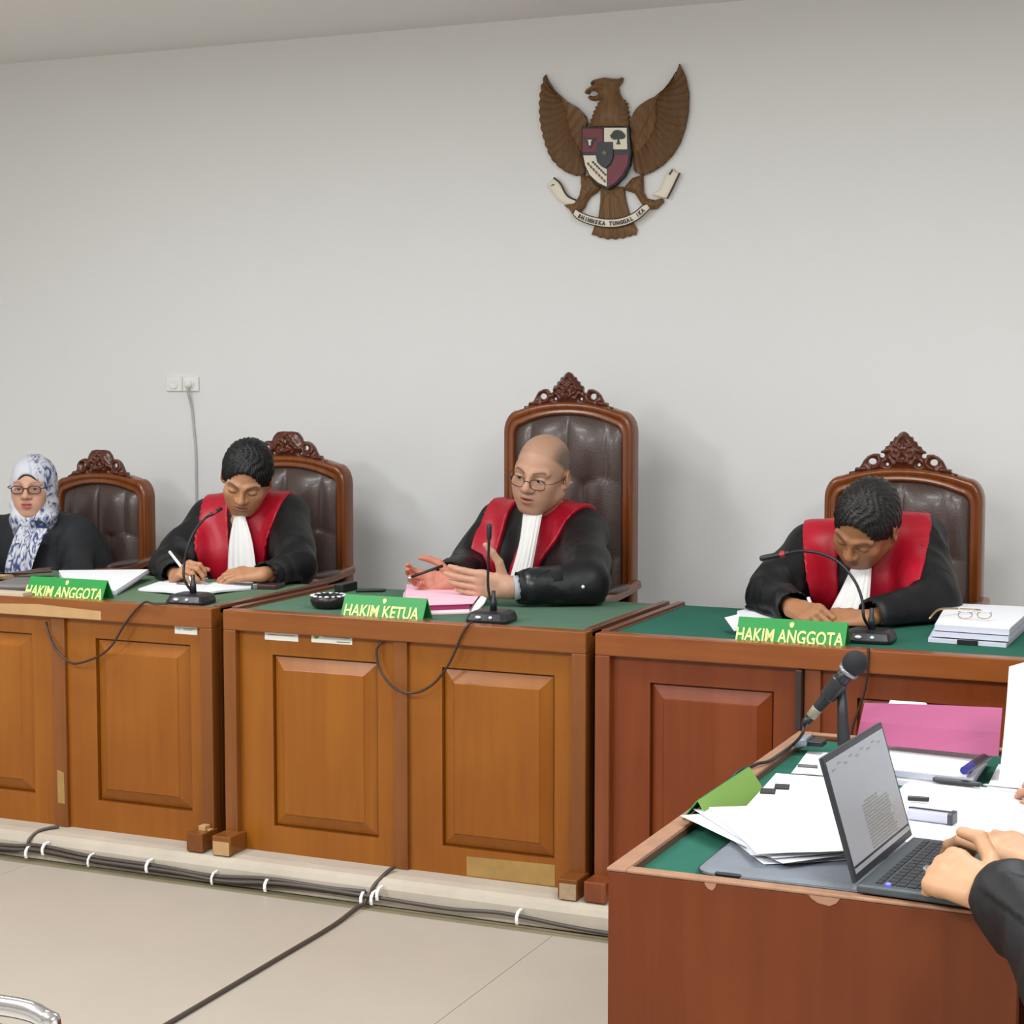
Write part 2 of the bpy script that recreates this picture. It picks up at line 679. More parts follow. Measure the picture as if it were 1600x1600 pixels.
fl = struct('floor', MB().box((X0, Y0, -0.08), (X1, YW + 0.1, -0.003)), M_oldfloor)
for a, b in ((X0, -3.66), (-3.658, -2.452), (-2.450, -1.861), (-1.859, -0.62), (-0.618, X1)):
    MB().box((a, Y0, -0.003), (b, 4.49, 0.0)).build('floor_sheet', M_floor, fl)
struct('ceiling', MB().box((X0, Y0, ZC), (X1, YW + 0.1, ZC + 0.08)), M_ceil)
struct('wall_back', MB().box((X0, YW, -0.08), (X1, YW + 0.1, ZC)), M_wall)
struct('wall_left', MB().box((X0 - 0.1, Y0, -0.08), (X0, YW + 0.1, ZC)), M_wall)
struct('wall_right', MB().box((X1, Y0, -0.08), (X1 + 0.1, YW + 0.1, ZC)), M_wall)
struct('wall_front', MB().box((X0, Y0 - 0.1, -0.08), (X1, Y0, ZC)), M_wall)
ZK = 0.082
P = [(4.545, 0.0), (4.548, 0.05), (4.556, 0.066), (4.572, 0.077), (4.60, ZK), (YW, ZK), (YW, 0.0)]
struct('trim_1', MB().prism([(X0, y, z) for y, z in P], (X1 - X0, 0, 0)), M_kerb, bevel=0.004)

# ------------------------------------------------------------------ judges' desks
ZT, YF, YB = 0.83, 4.64, 5.36


def raised_panel(x0, x1, z0, z1, y, m, parent):
    """bevelled field standing proud in a groove"""
    b = MB()
    e, p = 0.035, 0.016
    R = [(x0, z0, y), (x1, z0, y), (x1, z1, y), (x0, z1, y)]
    g = 0.006
    r1 = [(x0 + g, y + 0.004, z0 + g), (x1 - g, y + 0.004, z0 + g), (x1 - g, y + 0.004, z1 - g), (x0 + g, y + 0.004, z1 - g)]
    r2 = [(x0 + g + e, y - p + 0.004, z0 + g + e), (x1 - g - e, y - p + 0.004, z0 + g + e),
          (x1 - g - e, y - p + 0.004, z1 - g - e), (x0 + g + e, y - p + 0.004, z1 - g - e)]
    r3 = [(v[0] + (0.003 if i in (0, 3) else -0.003), v[1] - 0.003, v[2] + (0.003 if i < 2 else -0.003)) for i, v in enumerate(r2)]
    r0 = [(v[0], y + 0.02, v[2]) for v in r1]
    V = r0 + r1 + r2 + r3
    F = [(a + i, a + (i + 1) % 4, a + 4 + (i + 1) % 4, a + 4 + i) for a in (0, 4, 8) for i in range(4)] + [(12, 13, 14, 15), (3, 2, 1, 0)]
    b.add(V, F)
    return b.build('raised_panel', m, parent)


def judge_desk(x0, x1, label, wf, wr, wp, felt, pans, stile, zp=(0.165, 0.697)):
    t = thing('bench_desk', ((x0 + x1) / 2, 5.0, ZK), label, 'desk', 'panelled desks along the step')
    for a, b in ((x0, x0 + 0.028), (x1 - 0.028, x1)):
        MB().box((a, YF + 0.05, ZK), (b, YB, ZT - 0.004)).build('side_panel', wf, t, bevel=0.002)
    for a, b in ((x0, x0 + 0.044), (x1 - 0.044, x1)):
        MB().box((a, YF, ZK), (b, YF + 0.05, ZT - 0.062)).build('post', wf, t, bevel=0.003)
    MB().box((x0, YF, ZT - 0.062), (x1, YF + 0.05, ZT)).build('top_rail', wr, t, bevel=0.003)
    MB().box((x0 + 0.044, YF + 0.044, ZK), (x1 - 0.044, YF + 0.058, ZT - 0.062)).build('back_board', wp, t)
    MB().box((stile[0], YF + 0.012, ZK), (stile[1], YF + 0.044, ZT - 0.062)).build('centre_stile', wf, t, bevel=0.002)
    for i, (a, b) in enumerate(pans):
        lo = x0 + 0.044 if i == 0 else stile[1]
        hi = stile[0] if i == 0 else x1 - 0.044
        d = MB()
        yy0, yy1 = YF + 0.026, YF + 0.044
        d.box((lo, yy0, ZK), (a, yy1, ZT - 0.062)).box((b, yy0, ZK), (hi, yy1, ZT - 0.062))
        d.box((a, yy0, ZK), (b, yy1, zp[0])).box((a, yy0, zp[1]), (b, yy1, ZT - 0.062))
        door = d.build('door', wp, t)
        raised_panel(a, b, zp[0], zp[1], YF + 0.032, wp, door)
    # rimmed top with felt let in
    MB().box((x0 + 0.024, YF + 0.016, ZT - 0.03), (x1 - 0.024, YB, ZT - 0.007)).build('felt_top', felt, t)
    for a, b in ((x0, x0 + 0.024), (x1 - 0.024, x1)):
        MB().box((a, YF + 0.05, ZT - 0.02), (b, YB + 0.006, ZT + 0.004)).build('side_rim', W_rim, t, bevel=0.002)
    for a, b in ((x0 - 0.004, x0 + 0.062), (x1 - 0.056, x1 + 0.004)):
        MB().box((a, YF - 0.07, ZK), (b, YF + 0.02, ZK + 0.058)).build('foot_block', wf, t, bevel=0.003)
    return t


D_L = judge_desk(-4.26, -3.062, 'brown panelled desk on the left with a strip of pale veneer on its top rail', W_out, W_outx, W_pan, M_felt0,
                 ((-4.05, -3.77), (-3.518, -3.158)), (-3.682, -3.63), (0.18, 0.708))
D_C = judge_desk(-3.02, -1.822, 'brown panelled middle desk with two white stickers under its top rail', W_out, W_outx, W_pan, M_felt,
                 ((-2.86, -2.497), (-2.284, -1.928)), (-2.436, -2.392))
D_R = judge_desk(-1.795, -0.60, 'reddish panelled desk behind the foreground bench, no stickers on it', W_rout, W_routx, W_rpan, M_felt2,
                 ((-1.64, -1.287), (-1.06, -0.75)), (-1.2, -1.155))


def flat_patch(name, P, y, d, m, parent):
    """thin slip lying on a vertical face at y: outline P in (x, z)"""
    return MB().prism([(x, y, z) for x, z in P], (0, -d, 0)).build(name, m, parent)


def rev(P):
    return list(reversed(P))


flat_patch('bare_patch', [(-4.26, 0.772), (-4.26, 0.795), (-3.98, 0.800), (-3.72, 0.810), (-3.475, 0.800), (-3.475, 0.772)], YF, 0.0012, W_pale, D_L)
flat_patch('bare_patch', [(-3.668, 0.16), (-3.668, 0.27), (-3.642, 0.262), (-3.64, 0.16)], YF + 0.012, 0.001, W_bare, D_L)
flat_patch('bare_patch', [(-2.205, ZK + 0.003), (-2.205, 0.142), (-1.925, 0.148), (-1.925, ZK + 0.003)], YF + 0.026, 0.001, W_bare, D_C)
# split corner of the left desk
MB().box((-3.10, YF - 0.03, ZK + 0.028), (-3.075, YF, ZK + 0.072)).box((-3.075, YF - 0.022, ZK), (-3.064, YF, ZK + 0.06)).box((-3.10, YF - 0.012, ZK), (-3.09, YF, ZK + 0.04)).build('split_trim', W_pale, D_L, bevel=0.002)
MB().box((-3.02, YF - 0.0715, ZK), (-2.962, YF - 0.07, ZK + 0.042)).build('worn_face', W_pale, D_C)
MB().box((-1.872, YF - 0.0715, ZK), (-1.822, YF - 0.07, ZK + 0.045)).build('worn_face', mat('grey_bare_wood', '#a8906f', 0.7, var=0.3, vscale=40), D_C)
# stickers
M_stick = mat('sticker_paper', '#dcdcd2', 0.6)
M_stgreen = mat('sticker_green', '#6d9a45', 0.6)


def sticker(parent, x0, x1, z0, z1, y, blob, lines):
    s = MB().box((x0, y - 0.0012, z0), (x1, y, z1)).build('sticker', M_stick, parent)
    h = z1 - z0
    if blob:
        MB().lathe([(0.0, 0.0), (h * 0.3, 0.0), (h * 0.3, 0.0006), (0.0, 0.0006)], (x0 + h * 0.5, y - 0.0012, z1 - h * 0.38), (0, -1, 0), 14).build('round_emblem', M_stgreen if blob > 1 else M_paper2, s)
    b = MB()
    for u0, u1, v, th in lines:
        b.box((x0 + u0 * (x1 - x0), y - 0.0018, z0 + v * h), (x0 + u1 * (x1 - x0), y - 0.0012, z0 + (v + th) * h))
    if lines:
        b.build('print', M_ink, s)


sticker(D_C, -2.886, -2.768, 0.742, 0.777, YF + 0.026, 0, ((0.1, 0.9, 0.45, 0.05),))
sticker(D_C, -2.722, -2.582, 0.744, 0.779, YF + 0.026, 2, ((0.3, 0.97, 0.72, 0.09), (0.3, 0.95, 0.52, 0.05), (0.62, 0.95, 0.14, 0.07)))
sticker(D_L, -3.214, -3.131, 0.741, 0.773, YF + 0.026, 1, ((0.38, 0.92, 0.55, 0.05), (0.38, 0.8, 0.4, 0.05)))

# ------------------------------------------------------------------ foreground bench (its end faces the camera)
BX0, BX1, BY0, BY1, BZ = -1.02, -0.365, 2.70, 3.92, 0.75
BN = thing('bench_desk', ((BX0 + BX1) / 2, 3.3, 0), 'red-brown bench in the foreground with a plain end panel and a pale raised rim', 'desk')
MB().box((BX0, BY0, 0), (BX1, BY0 + 0.022, BZ - 0.006)).build('end_panel', W_end, BN, bevel=0.002)
MB().box((BX0, BY1 - 0.022, 0), (BX1, BY1, BZ - 0.006)).build('end_panel', W_end, BN, bevel=0.002)
MB().box((BX0, BY0 + 0.022, 0), (BX0 + 0.022, BY1 - 0.022, BZ - 0.006)).build('front_panel', W_end, BN)
MB().box((BX0 + 0.022, BY0 + 0.022, BZ - 0.035), (BX1, BY1 - 0.022, BZ - 0.014)).build('felt_top', M_felt2, BN)
RT = 0.032
MB().box((BX0 - 0.002, BY0 - 0.002, BZ - 0.006), (BX0 + RT, BY1, BZ)).build('long_rim', W_edge, BN, bevel=0.002)
MB().box((BX0 + RT, BY0 + RT - 0.006, BZ - 0.034), (BX0 + RT + 0.004, BY1 - 0.02, BZ - 0.002)).build('rim_lining', W_rim, BN)
MB().box((BX0 + RT, BY0 - 0.002, BZ - 0.006), (BX1, BY0 + 0.022, BZ)).build('end_rim', W_edge, BN, bevel=0.002)
MB().box((BX0 + RT, BY1 - 0.022, BZ - 0.006), (BX1, BY1, BZ)).build('end_rim', W_edge, BN, bevel=0.002)
for x, wd, hh in ((-0.845, 0.02, 0.012), (-0.66, 0.05, 0.014)):
    flat_patch('chipped_edge', [(x - wd / 2, BZ - 0.006), (x + wd / 2, BZ - 0.006), (x + wd * 0.38, BZ - 0.006 - hh * 0.6), (x + wd * 0.16, BZ - 0.006 - hh), (x - wd * 0.2, BZ - 0.006 - hh * 0.8), (x - wd * 0.4, BZ - 0.006 - hh * 0.4)], BY0, 0.001, W_edge, BN)

# ------------------------------------------------------------------ wall socket
so = thing('wall_socket', (-4.38, YW, 1.50), 'white double wall socket with a grey cable, high on the left of the wall', 'socket')
for a in (-4.462, -4.379):
    MB().box((a, YW - 0.012, 1.474), (a + 0.08, YW, 1.536)).build('face_plate', M_white, so, bevel=0.004)
    MB().lathe([(0.021, 0), (0.021, 0.005), (0.017, 0.006), (0.0, 0.003)], (a + 0.04, YW - 0.012, 1.505), (0, -1, 0), 18).build('socket_well', M_white, so)
MB().lathe([(0.015, 0), (0.016, 0.018), (0.008, 0.026), (0.0, 0.026)], (-4.339, YW - 0.014, 1.505), (0, -1, 0), 14).build('plug', M_white, so)
MB().tube(spline([(-4.339, YW - 0.03, 1.505), (-4.338, YW - 0.03, 1.47), (-4.334, YW - 0.008, 1.40), (-4.326, YW - 0.006, 1.30), (-4.319, YW - 0.006, 1.22), (-4.318, YW - 0.006, 1.0), (-4.318, YW - 0.006, 0.3)]), 0.0055, 8).build('cord', mat('grey_cord', '#b5b5b5', 0.5), so, smooth=True)

# ------------------------------------------------------------------ cables on the step and floor
M_cab = mat('cable', '#453c36', 0.45)
M_clip = mat('cable_clip', '#eeece6', 0.5)
YC_ = 4.536
runs = [
    ([(-5.2, 0.035), (-3.9, 0.03), (-3.66, 0.045), (-3.45, 0.032), (-3.2, 0.03), (-3.0, 0.022), (-2.8, 0.036), (-2.6, 0.032), (-2.47, 0.036)], 0.0065, 'topmost thick black cable in the bundle clipped along the step foot'),
    ([(-5.2, 0.022), (-3.9, 0.022), (-3.66, 0.034), (-3.45, 0.024), (-3.15, 0.022), (-2.95, 0.014), (-2.75, 0.03), (-2.47, 0.028), (-2.2, 0.022), (-2.02, 0.030), (-1.8, 0.016), (-1.55, 0.012), (-0.9, 0.010)], 0.006, 'long black cable along the step foot running on behind the foreground bench'),
    ([(-5.2, 0.010), (-3.9, 0.010), (-3.7, 0.026), (-3.4, 0.014), (-3.1, 0.012), (-2.9, 0.008), (-2.7, 0.020), (-2.47, 0.020)], 0.005, 'lowest thin dark cable of the bundle along the step foot'),
]
for k, (pts, r, lab) in enumerate(runs):
    o = MB().tube(spline([(x, YC_ - 0.011 * (k % 2) - 0.002, z + 0.004) for x, z in pts], 6), r, 7).build('floor_cable', M_cab, None, smooth=True, loc=(pts[0][0], YC_, pts[0][1]))
    tag(o, lab, 'cable', 'cables along the step')
o = MB().tube(spline([(-2.466, 4.53, 0.03), (-2.464, 4.515, 0.012), (-2.47, 4.47, 0.007), (-2.452, 4.3, 0.006), (-2.446, 4.0, 0.006), (-2.437, 3.5, 0.006), (-2.42, 2.4, 0.006)], 8), 0.0062, 7).build('floor_cable', M_cab, None, smooth=True, loc=(-2.466, 4.53, 0.0))
tag(o, 'straight dark cable lying out across the beige floor towards the camera', 'cable')
o = MB().tube(spline([(-2.425, 4.628, ZK + 0.012), (-2.43, 4.60, ZK + 0.007), (-2.437, 4.572, 0.077), (-2.45, 4.545, 0.055), (-2.455, 4.54, 0.03)], 8), 0.006, 7).build('floor_cable', M_cab, None, smooth=True, loc=(-2.425, 4.628, ZK))
tag(o, 'short cable coming down over the step from under the middle desk', 'cable')
o = MB().tube(spline([(-3.648, 4.628, ZK + 0.008), (-3.67, 4.60, ZK + 0.006), (-3.69, 4.573, 0.081), (-3.70, 4.543, 0.06), (-3.70, 4.54, 0.035)], 8), 0.0055, 7).build('floor_cable', M_cab, None, smooth=True, loc=(-3.648, 4.628, ZK))
tag(o, 'short curved cable coming down over the step from under the left desk', 'cable')
clips = [((44, 1333), 'white clip on the cable bundle at the far left end of the step'), ((70, 1328), 'small white clip where the short cable meets the bundle under the left desk'),
         ((141, 1346), 'thin pale tie on the cable bundle below the left desk panel'),
         ((232, 1355), 'white clip on the cable bundle below the right corner of the left desk'), ((334, 1382), 'thin pale tie loose on the bundle below the split desk corner'),
         ((417, 1387), 'white clip on the bundle below the left door of the middle desk'), ((567, 1408), 'white clip just before the cable turns out onto the floor'),
         ((583, 1405), 'white clip just past the cable turning out onto the floor'), ((592, 1398), 'small white clip where the short cable reaches the step foot'), ((810, 1435), 'white clip on the single cable below the bare patch of the middle desk')]
for (px, py), lab in clips:
    p = at(px, py, YC_ - 0.012)
    thin = 'thin' in lab
    hx = 0.0028 if thin else 0.0042
    b = MB()
    z1 = max(p[2] + 0.006, 0.026)
    prof = [(YC_ + 0.008, z1 + 0.012), (YC_ - 0.012, z1 + 0.01), (YC_ - 0.022, z1), (YC_ - 0.022, z1 - 0.012), (YC_ - 0.02, z1 - 0.02), (YC_ - 0.024, z1 - 0.02), (YC_ - 0.027, z1 - 0.01), (YC_ - 0.026, z1 + 0.003), (YC_ - 0.014, z1 + 0.015), (YC_ + 0.008, z1 + 0.017)]
    b.prism([(p[0] - hx, y, max(z, 0.001)) for y, z in prof], (2 * hx, 0, 0))
    o = b.build('cable_clip', M_clip, None, loc=(p[0], YC_, 0))
    tag(o, lab, 'clip', 'clips holding the cables')
# ------------------------------------------------------------------ carved chairs
W_chair = wood('chair_wood', '#8a4c20', '#6b3413', axis='z', rough=0.22, coat=0.6, dim=0.85)
W_carve = wood('carved_wood', '#6a3520', '#4a2114', axis='z', rough=0.3, coat=0.5, dim=0.8)
M_leather = mat('brown_leather', '#4d3d37', 0.34, bump=0.25, bscale=160, var=0.25, vscale=5, coat=0.15)
M_button = mat('leather_button', '#33261f', 0.35)


def crest_pointed(W, hc):
    """half outline of the pierced crest, u sideways, v up from the arch top"""
    k = W / 0.25
    pts = [(0, hc), (0.012, hc - 0.006), (0.022, hc - 0.020), (0.027, hc - 0.016), (0.034, hc - 0.034), (0.041, hc - 0.032),
           (0.046, hc - 0.048), (0.055, hc - 0.048), (0.060, hc - 0.060), (0.071, hc - 0.064), (0.072, hc - 0.074),
           (0.080, 0.050), (0.094, 0.052), (0.110, 0.047), (0.124, 0.036), (0.132, 0.022), (0.138, 0.012), (0.150, 0.016),
           (0.153, 0.004), (0.170, 0.006), (0.172, -0.006), (0.188, -0.006), (0.190, -0.018), (0.204, -0.020), (0.212, -0.034),
           (0.214, -0.046), (0.19, -0.04), (0.14, -0.022), (0.07, -0.010), (0.0, -0.006)]
    return [(u * k, v) for u, v in pts], [(0.097 * k, 0.026, 0.014, 0.011), (0.066 * k, 0.043, 0.009, 0.008), (0.050 * k, 0.012, 0.006, 0.006)]


def crest_flat(W, hc):
    k = W / 0.25
    pts = [(0, hc), (0.020, hc + 0.001), (0.042, hc - 0.002), (0.052, hc - 0.010), (0.060, hc - 0.020), (0.066, hc - 0.034), (0.074, 0.058),
           (0.088, 0.060), (0.104, 0.054), (0.116, 0.042), (0.124, 0.026), (0.132, 0.014), (0.146, 0.016),
           (0.150, 0.004), (0.166, 0.004), (0.170, -0.006), (0.186, -0.008), (0.190, -0.018), (0.204, -0.022), (0.212, -0.034),
           (0.214, -0.046), (0.19, -0.04), (0.14, -0.022), (0.07, -0.010), (0.0, -0.006)]
    return [(u * k, v) for u, v in pts], [(0.082 * k, 0.034, 0.010, 0.010), (0.058 * k, 0.010, 0.006, 0.006)]


def spiral(cu, cv, r0, r1, a0, turns, n=26):
    return [(cu + (r0 + (r1 - r0) * i / n) * math.cos(a0 + turns * 2 * PI * i / n), cv + (r0 + (r1 - r0) * i / n) * math.sin(a0 + turns * 2 * PI * i / n)) for i in range(n + 1)]


def carved_chair(cx, yc, W, zs, zt, hc, pointed, label, rows):
    t = thing('carved_chair', (cx, yc - 0.2, ZK), label, 'chair', 'carved chairs behind the desks')
    zb, rc, fw = ZK + 0.42, 0.055, 0.042
    arch = lambda u: zt - (zt - zs) * (abs(u) / W) ** 2.2

    def outline(ins, top):
        w_ = W - ins
        q = [(-w_, zb + ins * (1 if ins else 0))]
        za = lambda u: arch(u * W / w_) - top
        r = max(rc - ins * 0.6, 0.02)
        for i in range(1, 8):
            q.append((-w_, zb + (za(w_) - r - zb) * i / 7))
        for i in range(1, 7):
            a = PI - (PI / 2) * i / 6
            q.append((-w_ + r + r * math.cos(a), za(w_) - r + (r + za(w_ - r) - za(w_)) * math.sin(a)))
        n = 14
        for i in range(1, n):
            u = (-w_ + r) * (1 - i / n)
            q.append((u, za(u)))
        q.append((0, za(0)))
        return q + [(-u, v) for u, v in reversed(q[:-1])]

    prof = [(0.0, -0.055), (0.0, -0.006), (0.10, 0.006), (0.30, 0.012), (0.50, 0.004), (0.66, 0.0), (0.80, 0.006), (0.93, 0.004), (1.0, -0.006), (1.0, -0.055)]
    A, B = outline(0, 0), outline(fw, fw + 0.004)
    G = [[(cx + a[0] + (b[0] - a[0]) * s, yc - d, a[1] + (b[1] - a[1]) * s) for s, d in prof] for a, b in zip(A, B)]
    MB().grid(G).build('back_frame', W_chair, t, smooth=True)
    MB().box((cx - W, yc - 0.004, zb - 0.05), (cx + W, yc + 0.05, zb + fw)).build('lower_rail', W_chair, t, bevel=0.006)
    # upholstery: channels at the top, buttons, deeper tufts below
    wi = W - fw + 0.004
    NU, NV = 56, 64
    z0 = zb + fw - 0.01
    G = []
    for j in range(NV + 1):
        v = j / NV
        row = []
        for i in range(NU + 1):
            u = -1 + 2 * i / NU
            ztop = arch(u * 0.98 * W) - fw - 0.002
            if abs(u) > 0.86:
                ztop -= 0.016 * ((abs(u) - 0.86) / 0.14) ** 2
            z = z0 + (ztop - z0) * v
            h = (ztop - z) / (ztop - z0)
            edge = (1 - u ** 6) * (1 - (2 * v - 1) ** 10)
            H = (zt - z)
            cell = rows
            k = H / cell
            ph = 0.5 if int(k) % 2 else 0.0
            a = abs(math.sin(PI * (u * 1.5 + ph)))
            bb = abs(math.sin(PI * min(k, 6)))
            puff = 0.032 * edge * (0.30 + 0.70 * (a ** 0.55) * (0.45 + 0.55 * bb ** 0.6))
            row.append((cx + u * wi, yc + 0.012 - puff - 0.012 * edge, z))
        G.append(row)
    lea = MB().grid(G).build('leather_back', M_leather, t, smooth=True)
    k = 1
    while zt - k * rows > zb + 0.1:
        for uu in ((-0.667, 0.0, 0.667) if k % 2 == 0 else (-0.333, 0.333)):
            MB().ball((cx + uu * wi, yc - 0.012, zt - k * rows), (0.009, 0.006, 0.009), 8).build('tuft_button', M_button, lea, smooth=True)
        k += 1
    # carved crest
    half, holes = (crest_pointed if pointed else crest_flat)(W, hc)
    out = half + [(-u, v) for u, v in reversed(half[1:-1])]
    out = [(u, v + (arch(u) - zt)) for u, v in out]
    hs = []
    for (u, v, rx, ry) in holes:
        for s in (1, -1):
            hs.append([(s * u + rx * math.cos(a * PI / 5), v + arch(u) - zt + ry * math.sin(a * PI / 5)) for a in range(10)])
    ribs = []
    kx = W / 0.25
    for s in (1, -1):
        ribs.append(([(s * 0.002, hc - 0.012), (s * 0.02, hc - 0.035), (s * 0.04, hc - 0.056), (s * 0.055, hc - 0.066)], 0.006, 0.008))
        ribs.append((spiral(s * 0.024, hc * 0.42, 0.022, 0.004, PI / 2, 1.3 * s), 0.0055, 0.009))
        ribs.append((spiral(s * 0.095 * kx, 0.026, 0.026, 0.017, -PI / 2, -0.9 * s), 0.006, 0.008))
        ribs.append(([(s * 0.12 * kx, -0.004), (s * 0.15 * kx, -0.006), (s * 0.18 * kx, -0.02), (s * 0.205 * kx, -0.034)], 0.006, 0.008))
        for q in range(5):
            u = (0.135 + 0.016 * q) * kx
            ribs.append(([(s * u, -0.008 - 0.006 * q), (s * (u + 0.008), 0.012 - 0.009 * q)], 0.003, 0.006))
        ribs.append(([(s * 0.008, hc * 0.18), (s * 0.03, hc * 0.1), (s * 0.045, hc * 0.28)], 0.005, 0.007))
    ribs.append(([(0, hc - 0.02), (0, hc * 0.55)], 0.006, 0.010))
    ribs.append(([(-0.016, hc * 0.22), (0, hc * 0.14), (0.016, hc * 0.22)], 0.006, 0.010))
    V, F = plate(out, hs, 0.016, 0.012, 0.010, 0.0034, ribs=ribs)
    W3 = np.stack([cx + V[:, 0], yc + 0.022 - V[:, 1], zt + V[:, 2]], 1)
    put('carved_crest', W3, F[:, ::-1], W_carve, t, smooth=True)
    # arms, seat, legs
    zseat, za_ = ZK + 0.42, 0.775
    for s in (-1, 1):
        xa = cx + s * (W + 0.005)
        arm = MB().grid([[(xa + s * dx, y, z + dz) for dx, dz in ((-0.022, 0), (-0.022, 0.022), (-0.012, 0.03), (0.012, 0.03), (0.022, 0.022), (0.022, 0), (-0.022, 0))]
                         for y, z in ((yc + 0.02, za_ + 0.01), (yc - 0.12, za_ - 0.004), (yc - 0.24, za_ - 0.01), (yc - 0.34, za_ - 0.006), (yc - 0.38, za_ - 0.03), (yc - 0.39, za_ - 0.06))])
        arm = arm.build('armrest', W_chair, t, smooth=False, bevel=0.003)
        MB().ball((xa, yc - 0.16, za_ + 0.024), (0.024, 0.12, 0.016), 14).build('arm_pad', M_leather, arm, smooth=True)
        MB().tube(spline([(xa, yc - 0.34, zseat), (xa + s * 0.02, yc - 0.36, zseat + 0.12), (xa - s * 0.005, yc - 0.35, za_ - 0.02)]), 0.02, 8).build('arm_post', W_chair, t, smooth=True)
        MB().tube(spline([(cx + s * (W - 0.03), yc - 0.46, zseat - 0.08), (cx + s * (W - 0.01), yc - 0.47, ZK + 0.25), (cx + s * (W - 0.05), yc - 0.44, ZK + 0.06), (cx + s * (W - 0.02), yc - 0.47, ZK)]), [0.032 - 0.0006 * i for i in range(25)], 8).build('leg', W_chair, t, smooth=True)
        MB().tube([(cx + s * (W - 0.03), yc + 0.02, zb), (cx + s * (W - 0.03), yc + 0.07, ZK)], [0.028, 0.02], 8).build('leg', W_chair, t)
    MB().box((cx - W, yc - 0.5, zseat - 0.09), (cx + W, yc, zseat - 0.02)).build('seat_rail', W_chair, t, bevel=0.006)
    G = [[(cx + u * (W - 0.02), yc - 0.245 + v * 0.24, zseat - 0.02 + 0.05 * (1 - u ** 6) * (1 - v ** 6)) for u in np.linspace(-1, 1, 13)] for v in np.linspace(-1, 1, 13)]
    MB().grid(G).build('seat_cushion', M_leather, t, smooth=True)
    return t


carved_chair(-4.49, 6.0, 0.232, 1.105, 1.148, 0.092, False, 'small carved chair with rounded crest behind the woman in the headscarf', 0.25)
carved_chair(-3.605, 6.0, 0.262, 1.185, 1.235, 0.092, False, 'carved chair with rounded crest behind the man writing at the left desk', 0.29)
carved_chair(-2.43, 6.0, 0.252, 1.395, 1.450, 0.108, True, 'tall carved throne chair with pointed crest behind the bald man', 0.28)
carved_chair(-1.222, 6.0, 0.265, 1.185, 1.238, 0.122, True, 'carved chair with pointed crest behind the man bowed over the right desk', 0.30)
# ------------------------------------------------------------------ carved national emblem on the wall
M_eagle = wood('emblem_wood', '#8a6640', '#644628', axis='z', rough=0.5, scale=2.0, coat=0.1, dim=0.85)
M_eagled = mat('emblem_dark_wood', '#4a3422', 0.5, var=0.2, vscale=40)
M_maroon = mat('emblem_maroon', '#6e1a2c', 0.45)
M_maroond = mat('emblem_dark_maroon', '#4c1526', 0.45)
M_cream = mat('emblem_cream', '#e4dcc8', 0.5)
M_embblack = mat('emblem_black', '#26262a', 0.45)
M_embgreen = mat('emblem_green', '#2d3a30', 0.5)
EO = at(820 + 670 / 5, 80 + 800 / 5, YW)
EM = thing('national_emblem', (EO[0], YW, EO[2] - 0.35), 'carved wooden eagle coat of arms with painted shield and ribbon, high on the white wall', 'emblem')


def ec(pts):
    """emblem drawing (crop units) -> metres on the wall, relative to the emblem centre"""
    return np.array([[p[0] - EO[0], p[2] - EO[2]] for p in (at(820 + x / 5, 80 + y / 5, YW) for x, y in pts)])


def eplate(name, pts, m, d0, t0, bulge, s=0.02, parent=EM, holes=(), h=0.0032, relief=None, ribs=()):
    V, F = plate(ec(pts), [ec(q) for q in holes], t0, bulge, s, h, relief, [(ec(p), r, g) for p, r, g in ribs])
    W3 = np.stack([EO[0] + V[:, 0], YW - d0 - V[:, 1], EO[2] + V[:, 2]], 1)
    return put(name, W3, F[:, ::-1], m, parent, smooth=True)


def eflat(name, pts, m, d0, t, parent):
    P = ec(pts)
    if np.sum(P[:, 0] * np.roll(P[:, 1], -1) - np.roll(P[:, 0], -1) * P[:, 1]) > 0:
        P = P[::-1]
    return MB().prism([(EO[0] + u, YW - d0, EO[2] + v) for u, v in P], (0, -t, 0)).build(name, m, parent)


def lerp_path(P, n):
    P = np.asarray(spline(P, 10))
    L = np.concatenate([[0], np.cumsum(np.linalg.norm(np.diff(P, axis=0), axis=1))])
    return [np.array([np.interp(t, L, P[:, k]) for k in (0, 1)]) for t in np.linspace(0, L[-1], n)]


